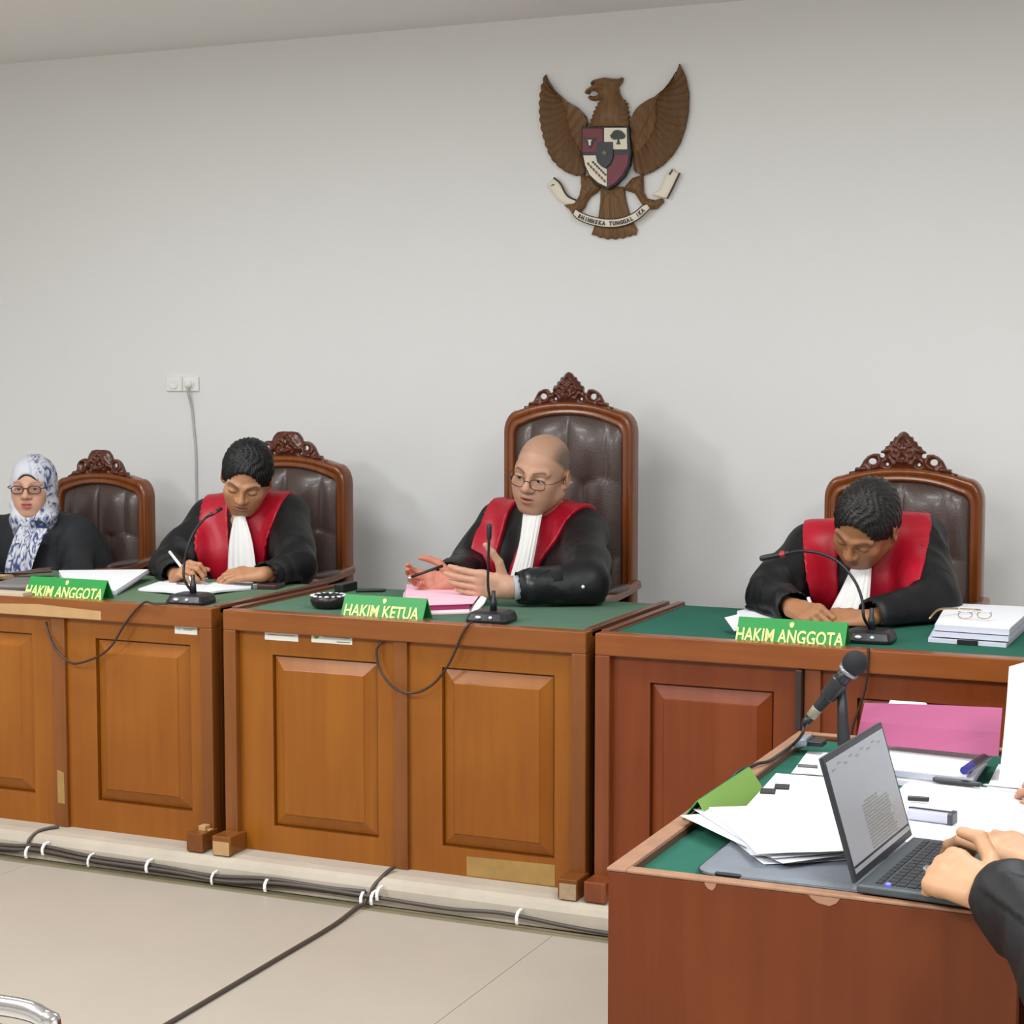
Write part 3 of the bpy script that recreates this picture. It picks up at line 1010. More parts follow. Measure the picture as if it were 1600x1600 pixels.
def wing(outer, upper, covert, n=15):
    wo = eplate('wing', outer + upper, M_eagled, 0.004, 0.010, 0.006)
    O = lerp_path(outer, n + 1)
    K = lerp_path(covert, n + 1)
    for i in range(n):
        # one long flight feather from the covert line to the outer edge, curving down
        a0, a1 = K[i], K[i + 1]
        b0, b1 = O[i], O[i + 1]
        A, Bm = (a0 + a1) / 2, (b0 * 0.45 + b1 * 0.55)
        sag = np.array([0, 18.0])
        rows = []
        for s in np.linspace(0, 1, 7):
            c = A + (Bm - A) * s + sag * math.sin(PI * s)
            wv = ((a1 - a0) * (1 - s) + (b1 - b0) * s) * 0.56
            if s > 0.85:
                wv = wv * 0.62
            rows.append((c - wv, c, c + wv))
        G = []
        for s, (l, c, r_) in zip(np.linspace(0, 1, 7), rows):
            q = ec([l, (l + c) / 2, c, (c + r_) / 2, r_])
            dd = [0.013, 0.019, 0.0235, 0.020, 0.016]
            G.append([(EO[0] + u, YW - d - 0.004 * (1 - s), EO[2] + v) for (u, v), d in zip(q, dd)])
        MB().slab(G, (0, 0.006, 0)).build('feather', M_eagle, wo, smooth=False)
    # two rows of coverts
    U = lerp_path(upper, 9)
    K2 = lerp_path(covert, 9)
    for row, (f0, f1, dz) in enumerate(((0.0, 0.62, 0.008), (0.45, 1.02, 0.014))):
        for i in range(8):
            u0, u1, k0, k1 = U[8 - i], U[7 - i], K2[i], K2[i + 1]
            G = []
            for s in np.linspace(f0, f1, 5):
                l, r_ = k0 + (u0 - k0) * (1 - s), k1 + (u1 - k1) * (1 - s)
                l, r_ = u0 + (k0 - u0) * s, u1 + (k1 - u1) * s
                q = ec([l, (l + r_) / 2, r_])
                G.append([(EO[0] + u, YW - 0.016 - d - (0.010 - dz * 0.4), EO[2] + v) for (u, v), d in zip(q, (0.002, 0.007, 0.003))])
            MB().slab(G, (0, 0.008, 0)).build('covert_feather', M_eagle, wo)
    return wo


L_out = [(172, 180), (138, 290), (125, 440), (135, 580), (165, 710), (205, 820), (265, 900), (340, 952), (410, 978), (478, 968)]
L_up = [(478, 700), (505, 585), (490, 515), (425, 445), (335, 395), (240, 305), (195, 235)]
L_cov = [(235, 310), (330, 430), (355, 560), (400, 680), (470, 800)]
R_out = [(1215, 95), (1265, 200), (1292, 330), (1288, 480), (1265, 600), (1225, 720), (1165, 815), (1090, 892), (1010, 945), (930, 975), (872, 950)]
R_up = [(850, 700), (838, 575), (868, 480), (935, 412), (1020, 370), (1085, 318), (1155, 248), (1198, 165)]
R_cov = [(1155, 255), (1040, 385), (1045, 500), (1010, 640), (940, 745), (865, 815)]
wing(L_out, L_up, L_cov)
wing(R_out, R_up, R_cov, 16)
body = [(482, 335), (492, 305), (535, 280), (528, 252), (545, 235), (580, 225), (640, 210), (700, 220), (745, 222), (778, 206), (768, 250), (740, 285), (750, 330), (775, 380),
        (798, 382), (790, 400), (818, 412), (800, 425), (822, 440), (808, 455), (826, 478), (812, 490), (832, 512), (820, 530), (832, 560), (830, 640), (500, 640), (505, 578), (535, 560),
        (525, 540), (546, 525), (538, 505), (556, 495), (548, 475), (570, 460), (562, 440), (585, 430), (580, 410), (606, 395), (614, 375), (590, 386), (560, 394), (528, 390), (506, 370),
        (520, 350), (550, 358), (582, 350), (588, 335), (560, 318), (530, 312), (505, 342)]
eplate('eagle_body', body, M_eagle, 0.0, 0.022, 0.028, 0.02,
       relief=lambda U, W_: 0.0025 * np.sin(U * 260 + W_ * 60) * np.sin(W_ * 240) * (W_ < 0.08),
       ribs=[([(560, 300), (600, 290), (640, 300)], 0.006, 0.006), ([(560, 235), (640, 232), (700, 245)], 0.008, 0.006)])
b = MB()
for (x, y) in ((560, 262),):
    u, v = ec([(x, y)])[0]
    b.ball((EO[0] + u, YW - 0.044, EO[2] + v), 0.006, 8)
b.build('eagle_eye', M_embblack, EM, smooth=True)
tail = [(600, 1060), (780, 1060), (800, 1180), (832, 1300), (885, 1395), (872, 1442), (845, 1432), (828, 1452), (800, 1446), (775, 1466), (740, 1458), (715, 1474), (680, 1462), (650, 1474), (622, 1456),
        (590, 1460), (570, 1442), (528, 1436), (545, 1388), (582, 1300), (598, 1180)]
eplate('tail', tail, M_eagle, 0.0, 0.014, 0.010, 0.02, ribs=[([(685, 1080), (690, 1240), (690, 1450)], 0.004, 0.006)] + [([(690 + k * 22, 1100 + abs(k) * 25), (690 + k * 62, 1450)], 0.005, 0.005) for k in (-2, -1, 1, 2)])
for pts in ([(448, 975), (560, 975), (605, 1065), (572, 1108), (522, 1140), (492, 1185), (478, 1222), (430, 1280), (385, 1278), (360, 1240), (318, 1205), (400, 1190), (436, 1135), (452, 1070)],
            [(790, 1062), (850, 995), (932, 965), (936, 1100), (962, 1152), (1030, 1165), (1082, 1150), (1096, 1180), (1040, 1235), (985, 1238), (930, 1205), (872, 1115), (800, 1092)]):
    eplate('eagle_leg', pts, M_eagle, 0.0, 0.018, 0.018, 0.015, relief=lambda U, W_: 0.002 * np.sin(U * 300) * np.sin(W_ * 260))
# shield
shield = [(478, 598), (845, 598), (862, 800), (850, 900), (812, 985), (745, 1052), (678, 1092), (602, 1052), (532, 985), (495, 900), (478, 800)]
sh = eplate('shield', shield, M_embblack, 0.018, 0.028, 0.004, 0.02)
eflat('shield_field', [(492, 618), (645, 618), (648, 722), (606, 724), (604, 800), (490, 800)], M_maroon, 0.048, 0.004, sh)
eflat('shield_field', [(658, 612), (832, 612), (836, 778), (728, 778), (726, 722), (658, 722)], M_cream, 0.048, 0.004, sh)
eflat('shield_field', [(496, 826), (592, 826), (604, 880), (640, 915), (678, 932), (678, 1068), (610, 1036), (545, 975), (512, 905)], M_cream, 0.048, 0.004, sh)
eflat('shield_field', [(684, 932), (716, 900), (742, 826), (850, 818), (838, 900), (800, 975), (740, 1040), (684, 1070)], M_maroon, 0.048, 0.004, sh)
eflat('inner_shield', [(604, 722), (726, 722), (728, 840), (706, 890), (668, 926), (626, 892), (602, 840)], M_embblack, 0.048, 0.008, sh)
star = [(664 + (26 if k % 2 == 0 else 11) * math.sin(k * PI / 5), 808 - (26 if k % 2 == 0 else 11) * math.cos(k * PI / 5)) for k in range(10)]
eflat('star', star, mat('emblem_dull_gold', '#5a6152', 0.4, metal=0.4), 0.056, 0.003, sh)
eflat('bull_head', [(500, 690), (512, 682), (528, 700), (545, 690), (562, 700), (580, 682), (596, 690), (590, 712), (574, 720), (566, 750), (552, 772), (540, 770), (530, 748), (522, 720), (508, 714)], M_embblack, 0.052, 0.003, sh)
eflat('bull_blaze', [(530, 705), (568, 705), (558, 720), (556, 748), (542, 748), (541, 720)], M_cream, 0.055, 0.002, sh)
eflat('banyan_tree', [(752, 740), (760, 725), (764, 700), (735, 705), (712, 690), (706, 670), (722, 655), (732, 636), (760, 628), (790, 634), (808, 650), (824, 668), (820, 690), (800, 700), (776, 698), (778, 722), (788, 740)], M_embgreen, 0.052, 0.003, sh)
for k in range(7):
    a = k / 6
    x, y = 525 + 125 * a, 880 + 130 * a
    eflat('rice_grain', [(x, y), (x + 16, y + 4), (x + 22, y + 26), (x + 8, y + 24)], M_eagle, 0.052, 0.003, sh)
    x, y = 565 + 95 * a, 870 + 95 * a
    eflat('cotton_leaf', [(x, y), (x + 14, y + 2), (x + 16, y + 18), (x + 2, y + 16)], M_embgreen, 0.052, 0.003, sh)
# ribbon
rb = None
top = [np.array(p, float) for p in spline([(425, 1240), (470, 1268), (560, 1300), (680, 1318), (790, 1305), (880, 1265), (940, 1215), (975, 1200)], 6)]
bot = [np.array(p, float) for p in spline([(405, 1285), (450, 1325), (550, 1362), (680, 1382), (800, 1368), (900, 1325), (965, 1272), (1000, 1235)], 6)]
G = []
for a, c in zip(top, bot):
    q = ec([a, (a + c) / 2, c])
    G.append([(EO[0] + u, YW - d, EO[2] + v) for (u, v), d in zip(q, (0.034, 0.037, 0.034))])
rb = MB().slab(G, (0, 0.008, 0)).build('ribbon', M_cream, EM)
edge = MB()
for line in (top, bot):
    edge.tube([(EO[0] + u, YW - 0.0345, EO[2] + v) for u, v in ec(line)], 0.0022, 6)
edge.build('ribbon_edge', M_eagled, rb)
mid = [(a + c) / 2 + (c - a) * 0.27 for a, c in zip(top, bot)]
mid = lerp_path(mid[::3], 200)
txt = 'BHINNEKA TUNGGAL IKA'
TV, TF = [], []
for i, ch in enumerate(txt):
    if ch == ' ':
        continue
    t = int(12 + (i + 0.5) / len(txt) * 176)
    p, q = ec([mid[t]])[0], ec([mid[min(t + 4, 199)], mid[t - 4]])
    d = unit(q[0] - q[1])
    V, F = text_geo(ch, 0.021, bold=0.05, sx=0.8, depth=0.001)
    W3 = [(EO[0] + p[0] + d[0] * x - d[1] * y, YW - 0.0385 - z, EO[2] + p[1] + d[1] * x + d[0] * y) for x, y, z in V]
    TF += [tuple(reversed([k + len(TV) for k in f])) for f in F]
    TV += W3
put('lettering', TV, TF, M_embblack, rb)
for pts, fold, dk in (([(182, 1042), (205, 1025), (240, 992), (290, 1035), (340, 1130), (415, 1165), (428, 1205), (330, 1200), (280, 1175), (225, 1105)], [(240, 992), (290, 1035), (345, 1130), (420, 1170)], 0),
                      ([(1160, 912), (1185, 945), (1222, 955), (1180, 1045), (1130, 1150), (1085, 1150), (1010, 1128), (1005, 1112), (1062, 1085), (1095, 1005), (1130, 930)], [(1222, 955), (1180, 1045), (1125, 1155)], 0)):
    eplate('ribbon_tail', pts, M_cream, 0.004, 0.010, 0.006, 0.01, parent=rb)
    MB().tube([(EO[0] + u, YW - 0.018, EO[2] + v) for u, v in ec(spline(fold, 5))], 0.0035, 6).build('ribbon_edge', M_eagled, rb)
eflat('ribbon_mark', [(1135, 965), (1165, 925), (1172, 935), (1150, 972)], M_embblack, 0.0205, 0.001, rb)
eflat('ribbon_mark', [(220, 1050), (245, 1040), (248, 1048), (222, 1058)], M_embblack, 0.0195, 0.001, rb)
# ------------------------------------------------------------------ name plates
def nameplate(x0, x1, y, txt, tx, label):
    t = thing('nameplate', ((x0 + x1) / 2, y, ZT - 0.0062), label, 'nameplate', 'green nameplates on the desks')
    zb, za = ZT - 0.0062, 0.886
    prof = [(y - 0.032, zb), (y, za), (y + 0.003, za), (y + 0.036, zb), (y + 0.033, zb), (y + 0.0015, za - 0.005), (y - 0.029, zb)]
    MB().prism([(x0, a, b) for a, b in prof], (x1 - x0, 0, 0)).build('folded_plate', M_green, t)
    up = unit((0, 0.032, za - zb))
    M = frame_m(np.array([(x0 + x1) / 2 - 0.004, y - 0.032, zb]) + up * 0.0015 + np.array([0, -0.0012, 0.0004]), (1, 0, 0), up)
    text_mesh(txt, tx[0], M, 'lettering', M_gold, t, bold=0.016, sx=tx[1], depth=0.0008)
    n = np.cross((1, 0, 0), up)
    c = np.array([(x0 + x1) / 2, y - 0.032, zb]) + up * 0.056
    e = MB().lathe([(0.0, 0), (0.006, 0), (0.0065, 0.001), (0.0, 0.001)], c, n, 12)
    e.obox(c + up * -0.007, (0.004, 0, 0), up * 0.002, n * 0.001)
    e.build('small_crest', M_gold, t)
    return t


nameplate(-3.826, -3.519, 4.735, 'HAKIM ANGGOTA', (0.054, 0.68), 'green nameplate reading HAKIM ANGGOTA on the left desk, before the white papers')
nameplate(-2.643, -2.366, 4.735, 'HAKIM KETUA', (0.054, 0.72), 'green nameplate reading HAKIM KETUA on the middle desk')
nameplate(-1.407, -1.104, 4.735, 'HAKIM ANGGOTA', (0.054, 0.66), 'green nameplate reading HAKIM ANGGOTA on the right desk')

# ------------------------------------------------------------------ gooseneck microphones
M_neck = mat('gooseneck_steel', '#2a2a2c', 0.35, metal=0.6)
M_red = mat('red_ring', '#a01c28', 0.35)
M_led = mat('button_white', '#d9dadd', 0.4)


def desk_mic(bx, by, path, tip, label, ring=True, rot=0.0):
    zb = ZT - 0.0062
    t = thing('desk_microphone', (bx, by, zb), label, 'microphone', 'gooseneck microphones on the desks')
    c, s = math.cos(rot), math.sin(rot)
    X, Y = np.array([c, s, 0]), np.array([-s, c, 0])
    o = np.array([bx, by, 0])
    V = []
    for (hx, hy, z, dy) in ((0.066, 0.058, zb, 0), (0.068, 0.060, zb + 0.010, 0), (0.060, 0.050, zb + 0.028, 0.006), (0.045, 0.036, zb + 0.033, 0.010)):
        n = 20
        for i in range(n):
            a = 2 * PI * i / n
            ca, sa = math.cos(a), math.sin(a)
            q = 0.35
            V.append(o + X * hx * math.copysign(abs(ca) ** q, ca) + Y * (hy * math.copysign(abs(sa) ** q, sa) + dy) + np.array([0, 0, z]))
    F = [(i * 20 + j, i * 20 + (j + 1) % 20, (i + 1) * 20 + (j + 1) % 20, (i + 1) * 20 + j) for i in range(3) for j in range(20)] + [tuple(range(60, 80)), tuple(range(19, -1, -1))]
    base = put('base', V, F, M_black, t, smooth=False, bevel=0.002)
    for k, dx in enumerate((-0.024, 0.014)):
        MB().ball(o + X * dx - Y * 0.055 + np.array([0, 0, zb + 0.018]), (0.010, 0.006, 0.005) if k == 0 else (0.006, 0.005, 0.005), 10).build('button', M_led, base, smooth=True)
    P = [np.array([bx, by + 0.012, zb + 0.03])] + [np.array(p) for p in path]
    S = spline(P, 10)
    MB().lathe([(0.011, 0), (0.010, 0.03), (0.0065, 0.036), (0.006, 0.06)], P[0], (0, 0, 1), 12).build('neck_socket', M_black, t, smooth=True)
    MB().tube(S, 0.0042, 8).build('gooseneck', M_neck, t, smooth=True)
    d = unit(S[-1] - S[-4])
    r, L = tip
    hd = MB().lathe([(0.004, -0.004), (r * 0.8, 0), (r, 0.006), (r, L - 0.008), (r * 0.8, L - 0.002), (r * 0.3, L)], S[-1], d, 12).build('capsule', M_black, t, smooth=True)
    if ring:
        MB().lathe([(r + 0.0006, 0.010), (r + 0.0006, 0.024)], S[-1], d, 12).build('red_ring', M_red, hd)
    return t


def P3(L):
    return [at(x, y, Y) for x, y, Y in L]


b = onz(293, 941, ZT)
mic_l = desk_mic(b[0], b[1] + 0.02, P3([(288, 905, 4.76), (288, 880, 4.77), (293, 856, 4.78), (303, 832, 4.80), (318, 812, 4.82), (328, 805, 4.84)]), (0.0065, 0.05),
         'gooseneck microphone on the left desk bending towards the man writing', rot=0.1)
b = onz(764, 969, ZT)
mic_c = desk_mic(b[0], b[1] + 0.02, P3([(763, 920, b[1] + 0.03), (763, 880, b[1] + 0.03), (764, 842, b[1] + 0.03)]), (0.0075, 0.045), 'upright straight-necked microphone on the middle desk before the bald man', ring=False, rot=0.1)
b = onz(1345, 1003, ZT)
mic_r = desk_mic(b[0] + 0.012, b[1] + 0.062, P3([(1350, 965, b[1] + 0.03), (1347, 937, b[1] + 0.04), (1335, 907, b[1] + 0.05), (1312, 880, b[1] + 0.06), (1285, 866, b[1] + 0.06), (1252, 861, b[1] + 0.05), (1232, 864, b[1] + 0.05)]),
         (0.0085, 0.085), 'gooseneck microphone on the right desk bent sideways to the left', rot=0.05)
M_wire = mat('mic_wire', '#2c1a14', 0.4)


def hang(pts, r, parent):
    P = [onz(x, y, v) if k == 'z' else at(x, y, v) for x, y, k, v in pts]
    return MB().tube(spline(P, 8), r, 7).build('cord', M_wire, parent, smooth=True)


hang([(262, 943, 'z', 0.838), (240, 943, 'z', 0.8375), (226, 941, 'y', 4.632), (209, 957, 'y', 4.630), (192, 980, 'y', 4.63), (175, 1008, 'y', 4.63), (155, 1025, 'y', 4.63), (125, 1036, 'y', 4.632), (108, 1034, 'y', 4.635), (88, 1015, 'y', 4.64), (76, 990, 'y', 4.645), (72, 972, 'y', 4.655)], 0.0036,
     mic_l)
hang([(738, 972, 'z', 0.838), (733, 975, 'y', 4.632), (722, 992, 'y', 4.630), (711, 1018, 'y', 4.63), (700, 1040, 'y', 4.63), (680, 1066, 'y', 4.63), (655, 1081, 'y', 4.63), (632, 1082, 'y', 4.632), (610, 1070, 'y', 4.635), (593, 1045, 'y', 4.64), (588, 1020, 'y', 4.645), (592, 1008, 'y', 4.65), (598, 1004, 'y', 4.656)], 0.0036,
     mic_c)
hang([(1357, 1010, 'y', 4.637), (1356, 1040, 'y', 4.632), (1352, 1075, 'y', 4.632), (1343, 1105, 'y', 4.632), (1334, 1130, 'y', 4.632), (1328, 1160, 'y', 4.635)], 0.0036, mic_r)
c = at(615, 993, 4.655)
tag(MB().lathe([(0.0, 0), (0.007, 0), (0.006, 0.006), (0.0, 0.007)], c, (0, -1, 0), 10).build('cable_clip', M_clip, None, loc=c), 'white nail clip under the top rail of the middle desk', 'clip', 'clips holding the cables')
a, e = at(1250, 1038, 4.645), at(1248, 1140, 4.645)
tag(MB().box((a[0] - 0.009, 4.632, e[2]), (a[0] + 0.009, YF + 0.024, 0.766)).build('cable_cover', mat('cover_dark', '#2a1c17', 0.4), None, loc=(a[0], YF, e[2]), bevel=0.003),
    'narrow dark upright strip on the front of the right desk', 'cable cover')


# ------------------------------------------------------------------ papers and small things on the judges' desks
ZD = ZT - 0.0062


def sheet(name, px, z, th, m, label, cat, group=None, lift=None, lines=0, seed=0):
    """quad of paper given by four ground points (x, y) counter-clockwise from back left"""
    P = [np.array(p, float) for p in px]
    G = []
    for v in np.linspace(0, 1, 5):
        row = []
        for u in np.linspace(0, 1, 7):
            p = (P[0] * (1 - u) + P[3] * u) * (1 - v) + (P[1] * (1 - u) + P[2] * u) * v
            zz = z + th + (lift(u, v) if lift else 0)
            row.append((p[0], p[1], zz))
        G.append(row)
    c = sum(P) / 4
    if lines:
        t = thing(name, (c[0], c[1], z), label, cat, group)
        MB().slab(G, (0, 0, -th)).build('sheet', m, t)
        b = MB()
        rnd = random.Random(seed)
        for k in range(lines):
            v = 0.12 + 0.76 * k / lines
            u0, u1 = 0.12, 0.6 + 0.28 * rnd.random()
            q = [(P[0] * (1 - u) + P[3] * u) * (1 - w) + (P[1] * (1 - u) + P[2] * u) * w for u, w in ((u0, v), (u1, v), (u1, v + 0.35 / lines), (u0, v + 0.35 / lines))]
            zs = [z + th + 0.0006 + (lift(u, w) if lift else 0) for u, w in ((u0, v), (u1, v), (u1, v), (u0, v))]
            b.add([(a[0], a[1], h) for a, h in zip(q, zs)], [(3, 2, 1, 0)])
        tx = b.build('printed_text', M_ink, t)
        tx['kind'] = 'stuff'
        return t
    return tag(MB().slab(G, (0, 0, -th)).build(name, m, None, loc=(c[0], c[1], z)), label, cat, group)


def gz(x, y, z):
    return onz(x, y, z)[:2]


# open book before the left man
L1 = [gz(262, 907, ZD), gz(216, 923, ZD), gz(306, 935, ZD), gz(326, 914, ZD)]
L2 = [gz(326, 914, ZD), gz(306, 934, ZD), gz(392, 921, ZD), gz(396, 912, ZD)]
bk = thing('open_book', (*(L1[2] + L1[3]) / 2, ZD), 'open white book under the hands of the man writing at the left desk', 'book')


def page(P, name, z, th, hump):
    G = [[((P[0] * (1 - u) + P[3] * u) * (1 - v) + (P[1] * (1 - u) + P[2] * u) * v).tolist() + [z + th + hump(u)] for u in np.linspace(0, 1, 9)] for v in (0, 0.5, 1)]
    return MB().slab(G, (0, 0, -th)).build(name, M_paper, bk)


page(L1, 'left_pages', ZD, 0.007, lambda u: 0.012 * math.sin(PI * min(u * 1.02, 1)) * u)
page(L2, 'right_pages', ZD, 0.006, lambda u: 0.011 * math.sin(PI * u) * (1 - u))
G = [[(L1[0] + (L1[1] - L1[0]) * v + (L1[3] - L1[0]) * u).tolist() + [ZD + 0.0075 + 0.012 * math.sin(PI * u) * u + 0.001] for u in (0.55, 0.7, 0.85)] for v in (0.45, 0.5)]
MB().slab(G, (0, 0, -0.0008)).build('printed_text', M_ink, bk)
a, e = onz(392, 922, ZD), onz(425, 913, ZD)
c = (a + e) / 2 + [0.03, 0.0, 0]
ph = thing('mobile_phone', (c[0], c[1], ZD), 'small dark case with a silver end lying right of the open book', 'phone')
d1, d2 = unit((e - a) * [1, 1, 0]), unit(np.cross((0, 0, 1), e - a))
d1, d2 = np.array([0.97, 0.22, 0]), np.array([-0.22, 0.97, 0])
MB().obox((c[0], c[1], ZD + 0.008), d1 * 0.042, d2 * 0.05, (0, 0, 0.008)).build('case', mat('dark_brown_case', '#3b2526', 0.35), ph, bevel=0.003)
MB().obox(c * [1, 1, 0] + [0, 0, ZD + 0.0085] - d1 * 0.034, d1 * 0.0085, d2 * 0.0505, (0, 0, 0.0087)).build('silver_end', M_steel, ph, bevel=0.002)

# left end of the left desk
q = thing('paper_pile', (*gz(160, 912, ZD), ZD), 'tilted stack of white papers behind the left nameplate', 'papers')
A = [gz(92, 902, ZD), gz(104, 922, ZD), gz(182, 930, ZD), gz(232, 906, ZD)]
for i, (dz, m_, dx) in enumerate(((0.0, M_paper2, 0.0), (0.006, M_paper2, 0.004), (0.012, M_paper, 0.0))):
    G = [[((A[0] * (1 - u) + A[3] * u) * (1 - v) + (A[1] * (1 - u) + A[2] * u) * v + [dx, 0]).tolist() + [ZD + dz + 0.0055 + (0.020 * (1 - v)) * (0.4 + 0.6 * u)] for u in np.linspace(0, 1, 5)] for v in (0, 0.5, 1)]
    MB().slab(G, (0, 0, -0.005)).build('sheet', m_, q)
up_ = lambda p: np.array([p[0], p[1], max(p[2], ZD + 0.018)])
fo = thing('leather_folder', (*gz(40, 905, ZD), ZD), 'dark brown leather folder standing half open at the far left', 'folder')
MB().slab([[at(0, 897, 5.10), at(30, 893, 5.14), at(78, 887, 5.2)], [up_(at(0, 904, 5.08)), up_(at(32, 901, 5.10)), up_(at(80, 893, 5.16))]], (0, 0.006, -0.004)).build('cover', mat('folder_leather', '#43291f', 0.4), fo)
MB().slab([[up_(at(-20, 902, 5.04)), up_(at(20, 902, 5.06))], [up_(at(-20, 912, 4.99)), up_(at(4, 912, 5.0))]], (0, 0.01, -0.012)).build('tan_lining', mat('tan_board', '#b3906c', 0.6), fo)
tag(MB().obox(onz(18, 921, ZD) * [1, 1, 0] + [0, 0.06, ZD + 0.012], (0.075, 0.02, 0), (-0.025, 0.1, 0), (0, 0, 0.012)).build('grey_case', mat('grey_hard_case', '#6b6664', 0.5), None, loc=(*gz(18, 915, ZD), ZD), bevel=0.01),
    'rounded grey case at the left end of the left desk', 'case')
c = onz(6, 935, ZD)
tag(MB().obox((c[0] - 0.005, c[1] + 0.045, ZD + 0.009), (0.065, 0, 0), (0, 0.025, 0), (0, 0, 0.009)).build('wooden_ruler_box', mat('beige_box', '#b9a78f', 0.6), None, loc=(c[0], c[1], ZD), bevel=0.002),
    'low beige box at the left edge of the left desk', 'box')

# middle desk
c = onz(500, 953, ZD)
bw = thing('round_bowl', (c[0], c[1] + 0.04, ZD), 'round black bowl with whitish patterned rim, left of the HAKIM KETUA nameplate', 'bowl')
cy = c[1] + 0.055
MB().lathe([(0.0, 0), (0.040, 0), (0.052, 0.008), (0.058, 0.022), (0.057, 0.034), (0.052, 0.040), (0.045, 0.041), (0.044, 0.034), (0.0, 0.030)], (c[0], cy, ZD), (0, 0, 1), 28).build('body', mat('black_lacquer', '#1d1716', 0.3), bw, smooth=True)
for k in range(16):
    a = 2 * PI * k / 16
    MB().ball((c[0] + 0.0515 * math.cos(a), cy + 0.0515 * math.sin(a), ZD + 0.0395), (0.008, 0.008, 0.0035) if k % 2 else (0.006, 0.006, 0.003), 8).build('rim_inlay', M_led, bw, smooth=True)
c = onz(536, 924, ZD)
tag(MB().obox((c[0], c[1] + 0.02, ZD + 0.014), (0.018, 0, 0), (0, 0.05, 0), (0, 0, 0.014)).build('pocket_radio', M_black, None, loc=(c[0], c[1], ZD), bevel=0.004), 'small black handset lying behind the patterned bowl', 'handset')
a, e = onz(556, 923, ZD + 0.006), onz(603, 922, ZD + 0.006)
tag(MB().tube([a, a + (e - a) * 0.9, e], [0.005, 0.006, 0.003], 8).build('pen', M_black, None, loc=a), 'black pen lying behind the HAKIM KETUA nameplate', 'pen')
# pink file
P = [gz(632, 928, ZD), gz(628, 962, ZD), gz(734, 958, ZD), gz(752, 934, ZD)]
pf = thing('case_file', (*sum(P) / 4, ZD), 'pink case file with magenta covers under the hands of the bald man', 'file')


def quad_slab(P, z0, z1, name, m, parent, grow=0.0, off=(0, 0)):
    c = sum(P) / 4
    Q = [c + (p - c) * (1 + grow) + off for p in P]
    return MB().prism([(*p, z0) for p in Q], (0, 0, z1 - z0)).build(name, m, parent)


quad_slab(P, ZD, ZD + 0.004, 'back_cover', M_pinkp, pf, 0.03)
quad_slab(P, ZD + 0.004, ZD + 0.012, 'papers', M_paper, pf, -0.01)
quad_slab(P, ZD + 0.012, ZD + 0.026, 'magenta_cover', M_mag, pf, -0.02, (0.003, 0.0))
quad_slab(P, ZD + 0.026, ZD + 0.028, 'inner_sheet', M_mag, pf, 0.0, (0.004, 0.004))
quad_slab(P, ZD + 0.028, ZD + 0.031, 'top_sheet', M_pinkp, pf, 0.02, (0.006, 0.008))
G = [[at(736, 955, 4.83), at(742, 958, 4.83)], [at(746, 938, 4.90), at(757, 941, 4.90)], [at(752, 931, 4.95), at(760, 934, 4.95)]]
tag(MB().slab(G, (0, 0.002, -0.004)).build('crumpled_note', M_paper, None, loc=(*gz(748, 950, ZD), ZD)), 'small crumpled white note beside the pink case file', 'paper')

# right desk
sheet('paper_sheet', [gz(1152, 955, ZD), gz(1150, 978, ZD), gz(1300, 985, ZD), gz(1330, 962, ZD)], ZD, 0.0015, M_paper, 'white sheet under the hands of the man bowed over the right desk', 'paper', None,
      lambda u, v: 0.014 * math.sin(PI * min(1, u * 2.2)) * (1 - v) * (u < 0.455))
G = [[at(1132, 965, 4.84), at(1148, 961, 4.87), at(1156, 959, 4.89)], [at(1147, 986, 4.80), at(1152, 984, 4.82), at(1156, 982, 4.84)]]
tag(MB().slab(G, (0.001, 0.002, -0.001)).build('paper_corner', M_paper, None, loc=(*gz(1145, 980, ZD), ZD)), 'white paper corner sticking up left of the right nameplate', 'paper')
A = [gz(1470, 968, ZD), gz(1450, 1003, ZD), gz(1572, 1012, ZD), gz(1612, 975, ZD)]
st = thing('document_stack', (*sum(A) / 4, ZD), 'stack of clipped grey-white documents at the right end of the right desk', 'documents')
zz = ZD
for i, (th, m_, gr, off) in enumerate(((0.010, M_paper2, 0.0, (0, 0)), (0.004, M_black, -0.12, (0.01, 0.01)), (0.012, M_paper2, -0.02, (0.006, 0.01)), (0.003, M_black, -0.1, (0, 0.02)), (0.016, M_paper2, -0.04, (0.008, 0.02)), (0.004, M_paper, -0.05, (0.01, 0.025)))):
    quad_slab([np.array(p) for p in A], zz, zz + th, 'bundle' if m_ is not M_black else 'dark_divider', m_, st, gr, off)
    zz += th
quad_slab([A[1] * 0.45 + A[2] * 0.55 + [-0.035, -0.002], A[1] * 0.45 + A[2] * 0.55 + [-0.035, -0.006], A[1] * 0.45 + A[2] * 0.55 + [0.02, -0.006], A[1] * 0.45 + A[2] * 0.55 + [0.02, -0.002]], ZD, ZD + 0.013, 'binder_clip', M_black, st)
